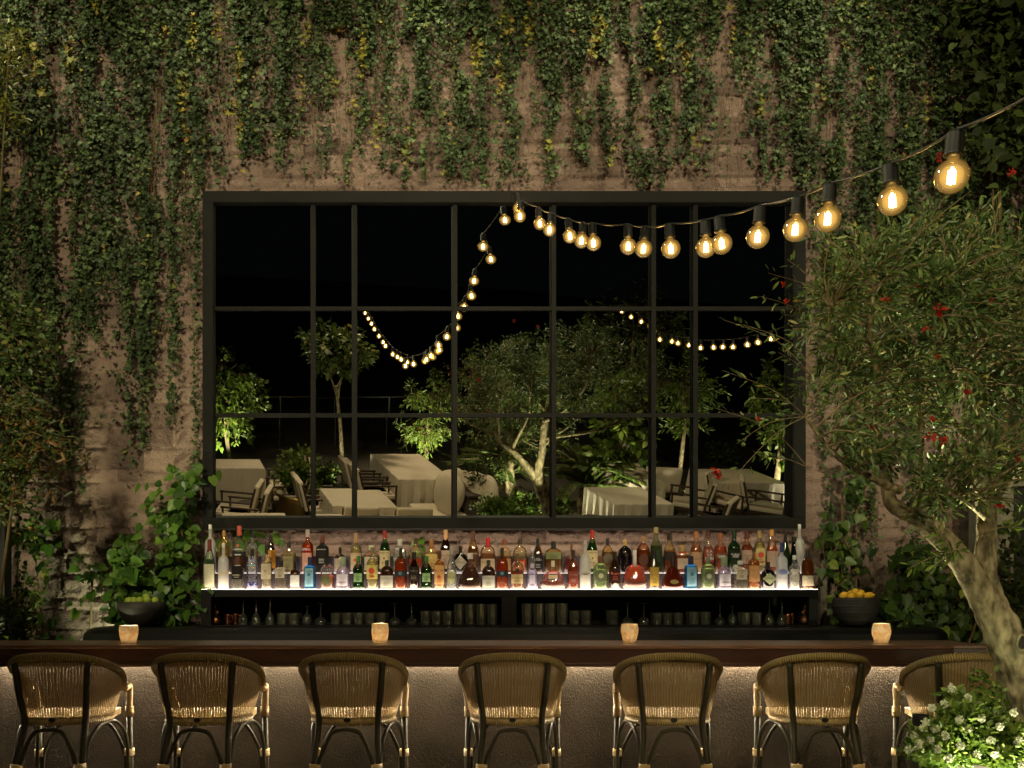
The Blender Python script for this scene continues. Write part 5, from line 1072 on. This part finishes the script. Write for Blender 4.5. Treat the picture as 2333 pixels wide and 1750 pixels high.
climber('climbing_vine', 'small sprig of round leaves above the whiskey bottles left of the middle', 'vine', 908, 7.52, [(905, 1165, 7.52), (916, 1195, 7.52), (900, 1185, 7.52)], 3, .085, HEART, L_big, 1.0, .02, .005, .5, [(908, 1210, 7.54)])
# ------------------------------------------------------------------ posts and doorway at the edges
b = MB().box(0, .16, 0, .10, 0, 2.55); o = b.build('metal_post', M_black, None, bevel=.004, loc=(P(-38, 0, 6.6).x, 6.6, 0)); tag(o, 'dark metal post at the left edge of the photo in front of the wall', 'post')
dr_ = thing('doorway', (P(2190, 0, 7.2).x, 7.2, 0), 'dark doorway with pale frame at the right edge beyond the tree', 'door')
zt = P(0, 1050, 7.2).z
MB().box(-.30, -.0, .0, .12, 0, zt+.10).box(0, 1.1, .0, .12, zt, zt+.10).build('door_frame', pbr('pale_frame', (.28, .26, .19), .7, 0, .3, .2), dr_, bevel=.004)
MB().box(0.002, 1.1, .04, .09, 0, zt-.002).build('door_panel', pbr('door_dark', (.012, .012, .011), .5), dr_)
vp = MB().box(0, .06, 0, .05, 0, 1.55); o = vp.build('wooden_post', pbr('weathered_wood', (.20, .17, .13), .8, 0, .2, .4, 3, .5, 50, (1, 1, .2)), None, bevel=.004, loc=(P(1772, 0, 7.45).x, 7.45, 0)); tag(o, 'weathered grey wooden stake right of the bottle shelf', 'post')

# ------------------------------------------------------------------ terrace shown in the mirror
UX = (behind(859, 1090, G+.75)-behind(722, 1090, G+.75)); ANG = math.atan2(UX.y, UX.x)
U = Vector((math.cos(ANG), math.sin(ANG), 0)); Vd = Vector((U.y, -U.x, 0))       # U: to the right in the mirror, Vd: away from it
if Vd.y > 0: Vd = -Vd
FL = G+.001
def table(px, py, wx_, dy_, label, hc=.75):
    """px,py: near left corner of the cloth as the mirror shows it"""
    p0 = behind(px, py, G+hc); c_ = p0+U*wx_/2+Vd*dy_/2
    t = thing('dining_table', (c_.x, c_.y, FL), 'dark legged '+label[0], 'table', 'terrace tables', ANG)
    MB().box(-wx_/2+.03, wx_/2-.03, -dy_/2+.03, dy_/2-.03, hc-.045, hc-.012).build('tabletop', M_teak, t)
    for a_ in (-1, 1):
        for b2 in (-1, 1): MB().box(a_*(wx_/2-.08)-.025, a_*(wx_/2-.08)+.025, b2*(dy_/2-.08)-.025, b2*(dy_/2-.08)+.025, 0, hc-.046).build('leg', M_teak, t)
    # cloth: top sheet and wavy drop
    b = MB(); ns = 18; per = []
    for sx, sy, ex, ey in ((-1, -1, 1, -1), (1, -1, 1, 1), (1, 1, -1, 1), (-1, 1, -1, -1)):
        for k_ in range(ns): u = k_/ns; per.append(((sx+(ex-sx)*u)*wx_/2, (sy+(ey-sy)*u)*dy_/2))
    n = len(per); rings = []
    for j, (dz, f) in enumerate([(0, 1.0), (-.015, 1.012), (-.18, 1.02), (-.36, 1.03), (-.55, 1.035)]):
        for i_, (a_, b2) in enumerate(per):
            wv = (1+.018*j*math.sin(i_*1.7+px)*.6); rings.append((a_*f*wv, b2*f*wv, hc+dz+(.03*math.sin(i_*.5) if j == 4 else 0)))
    b.add([(0, 0, hc)]+rings, [(0, 1+i_, 1+(i_+1) % n) for i_ in range(n)]+[(1+j*n+i_, 1+(j+1)*n+i_, 1+(j+1)*n+(i_+1) % n, 1+j*n+(i_+1) % n) for j in range(4) for i_ in range(n)])
    o = b.build('tablecloth', M_cloth, None, smooth=False); o.location = (c_.x, c_.y, FL+.001); o.rotation_euler = (0, 0, ANG); tag(o, label[1], 'tablecloth', 'terrace tablecloths')
def make_chair():
    t = thing('cushioned_armchair', (0, 0, 0), 'x', 'chair', 'terrace chairs')
    for a_ in (-1, 1):
        MB().tube([(a_*.27, -.24, 0), (a_*.27, -.24, .62)], .016, 6).build('leg', M_teak, t); MB().tube([(a_*.27, .24, 0), (a_*.27, .26, .45), (a_*.25, .36, .86)], .016, 6).build('leg', M_teak, t)
        MB().box(a_*.27-.022, a_*.27+.022, -.27, .28, .62, .645).build('arm', M_teak, t, bevel=.004)
    MB().box(-.26, .26, -.25, .26, .36, .40).build('seat_frame', M_teak, t)
    MB().box(-.245, .245, -.25, .25, .402, .47).build('seat_cushion', M_canvas, t, bevel=.02)
    o = MB().box(-.25, .25, -.03, .045, .0, .46).build('back_cushion', M_canvas, t, bevel=.02); o.location = (0, .27, .45); o.rotation_euler = (R(-14), 0, 0)
    return t
ch0 = make_chair(); used = [False]
def chair(px, py, facing, label):
    """px,py of the top of the back as the mirror shows it; facing: turn from 'back towards the mirror'"""
    p0 = behind(px, py, G+.88); o = ch0 if not used[0] else copy_tree(ch0); used[0] = True
    o.location = (p0.x, p0.y, FL); o.rotation_euler = (0, 0, ANG+facing+math.pi if False else ANG+facing); o['label'] = label
    return o
sgn = 1 if (Matrix.Rotation(ANG, 3, 'Z') @ Vector((0, 1, 0))).dot(Vd) < 0 else -1
f0 = 0 if sgn > 0 else math.pi      # back (+y local) faces the mirror
table(719, 1094, .95, .9, ('table under the white cloth in the middle left of the mirror', 'white cloth on the middle left table in the mirror'))
table(864, 1033, .9, 1.7, ('long table under a white cloth behind the cushions', 'white cloth on the long far table behind the cushions'))
table(430, 1012, 1.05, .6, ('table under a white cloth at the far left of the mirror', 'layered white cloth on the far left table in the mirror'))
table(488, 1136, .86, .55, ('near left table below the chair back', 'white cloth at the bottom left of the mirror'))
table(688, 1136, .95, .5, ('near middle table below the chair back', 'white cloth at the bottom centre left of the mirror'))
table(828, 1136, .9, .5, ('near right table before the sofa', 'white cloth at the bottom before the sofa in the mirror'))
table(1325, 1092, .95, .9, ('table under a white cloth behind the slender tree', 'white cloth on the table behind the slender tree'))
table(1345, 1030, .8, .8, ('far table under a white cloth on the right', 'white cloth on the far right table behind the armchair'))
table(1560, 1044, 1.2, .9, ('table under a draped white cloth at the far right', 'draped white cloth on the far right table in the mirror'))
chair(562, 1094, f0, 'cream chair back at the bottom left of the mirror'); chair(767, 1078, f0, 'cream chair back before the middle left table'); chair(880, 1080, f0, 'cream chair back before the sofa cushions')
chair(618, 992, f0-math.pi/2, 'farther chair right of the far left table'); chair(615, 1010, f0-math.pi/2, 'nearer chair right of the far left table')
chair(690, 1028, f0+math.pi/2, 'farther chair left of the middle table'); chair(698, 1036, f0+math.pi/2, 'nearer chair left of the middle table')
for q, (a_, b2) in enumerate(((790, 993), (803, 999), (818, 1006))): chair(a_, b2, f0+math.pi/2, ('farthest', 'middle', 'nearest')[q]+' of three chairs left of the long far table')
chair(505, 1040, f0-math.pi/2*.8, 'chair left of the cloth at the left edge of the mirror'); chair(524, 1052, f0-math.pi/2*.8, 'second chair at the left edge of the mirror')
chair(1420, 1003, f0+.2, 'chair with dark arms behind the right table'); chair(1487, 1032, f0-1.0, 'cream chair right of the right table'); chair(1525, 1068, f0-.7, 'cream chair tilted beside the draped table'); chair(1590, 1030, f0+2.6, 'armchair before the draped table at the right'); chair(1660, 1040, f0+2.2, 'armchair at the far right of the mirror')
# sofa with cushions
p0 = behind(930, 1120, G+.42); c_ = p0+U*.45+Vd*.4
so = thing('sofa', (c_.x, c_.y, FL), 'pale upholstered sofa piled with cushions in the mirror', 'sofa', None, ANG)
MB().box(-.5, .5, -.45, .45, .12, .42).build('seat', M_canvas, so, bevel=.03); MB().box(.40, .62, -.45, .45, .12, .62).build('arm', M_canvas, so, bevel=.03)
for a_ in (-.42, .42): MB().box(a_-.03, a_+.03, -.4, -.34, 0, .119).build('leg', M_teak, so)
for i_, (u_, v_, rz_, lb) in enumerate(((-.1, .0, .3, 'left tall cushion on the sofa'), (.14, .1, -.25, 'middle cushion on the sofa'), (.30, -.05, .1, 'right cushion on the sofa'), (.42, -.3, .5, 'small cushion lying at the end of the sofa'))):
    o = MB().ball((0, 0, .30), .31, 18, 12, 1.0, .34, 1.05).build('throw_cushion', M_canvas, None, smooth=True); q = c_+U*u_+Vd*v_; o.location = (q.x, q.y, G+.42); o.rotation_euler = (.15, .2*(-1)**i_, ANG+rz_+1.0)
    for v in o.data.vertices:  # squarish pillow
        v.co.x = math.copysign(min(abs(v.co.x)**.8*.86, .28), v.co.x)
    tag(o, lb, 'cushion', 'sofa cushions')
# brass planter with its plant, dark box planter
M_brass = pbr('brass', (.45, .31, .11), .38, 1.0, .5, .3, 4, .2, 30)
p0 = behind(661, 1078, G+.5)
o = MB().lathe([(.30, 0), (.36, .08), (.40, .3), (.41, .48), (.40, .5), (.37, .5), (.36, .44)], seg=36).build('brass_planter', M_brass, None, smooth=True, loc=(p0.x, p0.y-.4, FL)); tag(o, 'round brass planter between the tables in the mirror', 'planter')
bush_c = Vector((p0.x, p0.y-.4, G+.45))
def bush(name, c_, rx_, rz_, n, per, size, tpl, m, label, cat='shrub', r0=.005):
    t = thing(name, tuple(c_), label, cat)
    _, tp = grow(rand_in((0, 0, rz_), (rx_, rx_, rz_), n), [Vector((random.uniform(-.1, .1)*rx_, random.uniform(-.1, .1)*rx_, 0)) for _ in range(6)], M_stem, t, 'stems', r0)
    crown_leaves(tp, per, size, .05, tpl, m, t, 'leaves'); return t
bush('leafy_shrub', bush_c, .42, .42, 70, 22, .07, OVAL, L_bright, 'lit leafy plant in the brass planter')
p0 = behind(1037, 1062, G+.72)
o = MB().box(-.32, .32, -.3, .3, 0, .70).box(-.34, .34, -.32, .32, .701, .74).build('box_planter', M_planter, None, bevel=.01, loc=(p0.x, p0.y, FL)); o.rotation_euler = (0, 0, ANG); tag(o, 'dark square planter box left of the tree in the mirror', 'planter')
bush('leafy_shrub', Vector((p0.x, p0.y, G+.72)), .35, .3, 50, 16, .08, LANCE, L_dark, 'dark plant in the square planter box')
def small_tree(px, py, hgt, cr, cz, label, m, tpl, size, n, per, name='small_tree', trunk_r=.035, lean=0., up=60, dist=None, col_=(1, .86, .55)):
    b0 = behind(px, py, G) if dist is None else behind_d(px, py, dist)
    z0 = G if dist is None else b0.z
    t = thing(name, (b0.x, b0.y, G), label, 'tree', 'garden trees shown in the mirror')
    p1 = U*lean*.5+Vector((0, 0, hgt*.35)); p2 = U*lean+Vector((0, 0, hgt*.6)); tk = MB(); pth = smoothpath([Vector((0, 0, 0)), p1, p2], 6); tk.tube(pth, lerp_list([trunk_r*1.2, trunk_r, trunk_r*.7], len(pth)), 10, bumpy=.05)
    rts = list(pth[6:])
    for _ in range(5):
        e = p2+Vector((random.uniform(-1, 1)*cr*.6, random.uniform(-1, 1)*cr*.6, hgt*random.uniform(.1, .25))); q = smoothpath([p2.lerp(p1, random.random()*.5), p2.lerp(e, .5)+Vector((0, 0, .05)), e], 4); tk.tube(q, lerp_list([trunk_r*.6, trunk_r*.4, trunk_r*.2], len(q)), 7); rts += q[2:]
    tk.build('trunk', M_bark, t, smooth=True)
    _, tp = grow(rand_in((U.x*lean, U.y*lean, cz), (cr, cr, hgt-cz), n), rts, M_twig, t, 'twigs', .007); crown_leaves(tp, per, size, .06, tpl, m, t, 'crown', .3)
    if up:
        lp = Vector((b0.x, b0.y, G))+Vector((-b0.x*.0, .55, .10))-U*.25
        f = thing('garden_uplight', (lp.x, lp.y, FL), 'ground spotlight below the '+label, 'lamp', 'garden uplights')
        MB().lathe([(.03, 0), (.045, .01), (.045, .07), (.035, .07), (.035, .055)], seg=14).build('lamp_body', M_black, f); MB().lathe([(.034, 0), (.034, .006)], c=(0, 0, .056), seg=14).build('lens', emis('lens_glow', (1, .9, .65), 20), f)
        spot('uplight_beam', (lp.x, lp.y, G+.09), (b0.x+U.x*lean, b0.y+U.y*lean, G+cz), up, (1, .90, .62), 100, .7, .03)
    return t
small_tree(497, 1000, 2.4, 1.0, 1.3, 'round lit tree at the left edge of the mirror', L_bright, OVAL, .085, 130, 26, up=330, lean=-.2)
small_tree(742, 1048, 3.1, .75, 2.55, 'slim dim tree with a high crown left of the centre', L_tree, OVAL, .10, 90, 24, up=70, lean=-.15)
small_tree(925, 1003, 2.0, .75, .95, 'bright small tree behind the long table', L_bright, LANCE, .09, 90, 26, up=260)
small_tree(1325, 1119, 2.7, .62, 1.65, 'slender tree with large bright leaves right of the big tree', L_bright, OVAL, .13, 60, 16, up=330, trunk_r=.03)
small_tree(1462, 1054, 2.7, .75, 1.8, 'small pale leaved tree behind the right armchair', L_bright, LANCE, .09, 90, 24, up=100)
small_tree(1668, 1114, 2.9, .75, 1.9, 'lit tree with pale straight trunk near the right mirror edge', L_bright, OVAL, .10, 90, 22, up=320, trunk_r=.045)
small_tree(1704, 1119, 2.8, .6, 1.9, 'lit tree close to the right mirror edge', L_bright, OVAL, .10, 60, 20, up=140, trunk_r=.04, lean=.1)
small_tree(1100, 1112, 3.1, .95, 1.9, 'pale trunked tree left of the big tree in the mirror', L_tree, LANCE, .075, 150, 30, up=220, trunk_r=.07, lean=-.1)
small_tree(1340, 1020, 4.0, 1.1, 2.7, 'dark bushy tree behind the slender tree', L_tree, LANCE, .10, 130, 26, up=30)
# palm, ground cover
def palm(px, py, label):
    b0 = behind(px, py, G); t = thing('sago_palm', (b0.x, b0.y, G), label, 'palm'); MB().lathe([(.14, 0), (.16, .2), (.12, .42), (.03, .5)], seg=14, rip=.08, ripn=7).build('trunk', M_bark, t)
    pos = []; dr = []; nr = []; st = MB()
    for k_ in range(34):
        a_ = random.uniform(0, 2*math.pi); el = random.uniform(.1, 1.2); d = Vector((math.cos(a_)*math.cos(el), math.sin(a_)*math.cos(el), math.sin(el))); L = random.uniform(.8, 1.15)
        pth = smoothpath([Vector((0, 0, .45)), Vector((0, 0, .45))+d*L*.5+Vector((0, 0, .08)), Vector((0, 0, .45))+d*L+Vector((0, 0, -.22))], 7); st.tube(pth, lerp_list([.010, .004], len(pth)), 5); sd = d.cross(Vector((0, 0, 1))).normalized()
        for q in range(56):
            u = (.12+.88*q/56)*(len(pth)-1); i_ = min(int(u), len(pth)-2); c2 = pth[i_].lerp(pth[i_+1], u-i_); ax = (pth[i_+1]-pth[i_]).normalized()
            for s2 in (-1, 1): pos.append(c2); dr.append(sd*s2+ax*.7+Vector((0, 0, -.15))); nr.append(Vector((0, 0, 1)))
    st.build('frond_ribs', M_stem, t); n = len(pos); leaves('fronds', np.array(pos), np.array(dr), np.array(nr)+.01, .17*(.7+.3*rng.random(n)), (LANCE[0]*np.array([.45, 1, 1]), LANCE[1]), L_tree, t)
palm(1262, 1112, 'sago palm with feathery fronds right of the big tree in the mirror'); palm(1075, 1100, 'sago palm with feathery fronds left of the big tree in the mirror')
for i_, (px, py, r_, lb) in enumerate(((1190, 1118, .35, 'lit low shrub at the foot of the big tree'), (1120, 1116, .35, 'small lit shrub left of the big tree foot'), (1420, 1112, .45, 'low shrub before the right table'), (1620, 1116, .4, 'low shrub around the small lamp'), (1020, 1010, .5, 'glossy lit shrub behind the sofa'), (700, 1050, .4, 'low plants behind the middle table'), (1560, 1000, .5, 'dark shrub behind the draped table'))):
    bush('leafy_shrub', behind(px, py, G), r_, .28, 55, 20, .06, OVAL, (L_bright, L_big2)[i_ % 2], lb)
spot('uplight_beam', tuple(behind(1060, 1112, G+.1)), tuple(behind(1050, 1000, G+1.2)), 60, (1, .9, .62), 90, .8, .03)
# railing
ra = behind(480, 1010, y=-4.6); rb = behind(1050, 1010, y=-4.9)
rl = thing('cable_railing', (ra.x, ra.y, G), 'thin steel cable railing at the back of the terrace', 'railing'); dv = Vector((rb.x-ra.x, rb.y-ra.y, 0))
for k_ in range(6): q = dv*k_/5; MB().tube([q, q+Vector((0, 0, 1.05))], .015, 6).build('post', M_rail, rl)
for z_ in (.25, .5, .75): MB().tube([Vector((0, 0, z_)), dv+Vector((0, 0, z_))], .004, 4).build('cable', M_rail, rl)
MB().tube([Vector((0, 0, 1.05)), dv+Vector((0, 0, 1.05))], .014, 6).build('top_rail', M_rail, rl)

# ------------------------------------------------------------------ accent lamps that graze the wall foot and light the big tree
def uplight(loc, target, power, colr, ang, label):
    f = thing('garden_uplight', loc, label, 'lamp', 'garden uplights'); d = (Vector(target)-Vector(loc)).normalized()
    o = MB().lathe([(.02, -.03), (.04, -.02), (.045, .05), (.036, .05), (.034, .03)], seg=14).build('lamp_body', M_black, f); o.rotation_euler = d.to_track_quat('Z', 'Y').to_euler()
    spot('uplight_beam', tuple(Vector(loc)+d*.06), target, power, colr, ang, .8, .03)
uplight((-3.0, 7.1, .40), (-2.9, 7.7, 1.9), 240, (.86, 1, .62), 110, 'small spotlight on the ground at the left wall foot')
uplight((-2.35, 7.15, .60), (-2.3, 7.7, 2.2), 210, (.86, 1, .62), 110, 'small spotlight behind the lime bowl at the wall foot')
uplight((2.55, 7.1, .60), (2.5, 7.7, 2.4), 150, (1, .92, .66), 110, 'small spotlight behind the lemon bowl at the wall foot')
uplight((1.97, 4.36, .75), (2.08, 4.2, 3.0), 300, (1, .93, .60), 54, 'small spotlight on the wall side rim of the planter')
uplight((2.0, 3.78, .74), (2.16, 4.0, 1.6), 15, (.95, 1, .60), 70, 'small spotlight among the white flowers')
uplight((-3.75, 5.85, .05), (-3.45, 6.5, 2.6), 330, (1, .95, .55), 80, 'added fill spotlight under the rust leaved shrub at the left')  # lamp added to brighten the left shrubs
uplight((1.60, 3.25, .05), (2.16, 4.03, 1.45), 270, (1, .95, .62), 38, 'ground spotlight on the floor left of the planter')
uplight(tuple(behind(1175, 1113, G+.06)), tuple(behind(1170, 1000, G+2.0)), 190, (1, .95, .60), 125, 'small ground spotlight among the shrubs below the big tree')
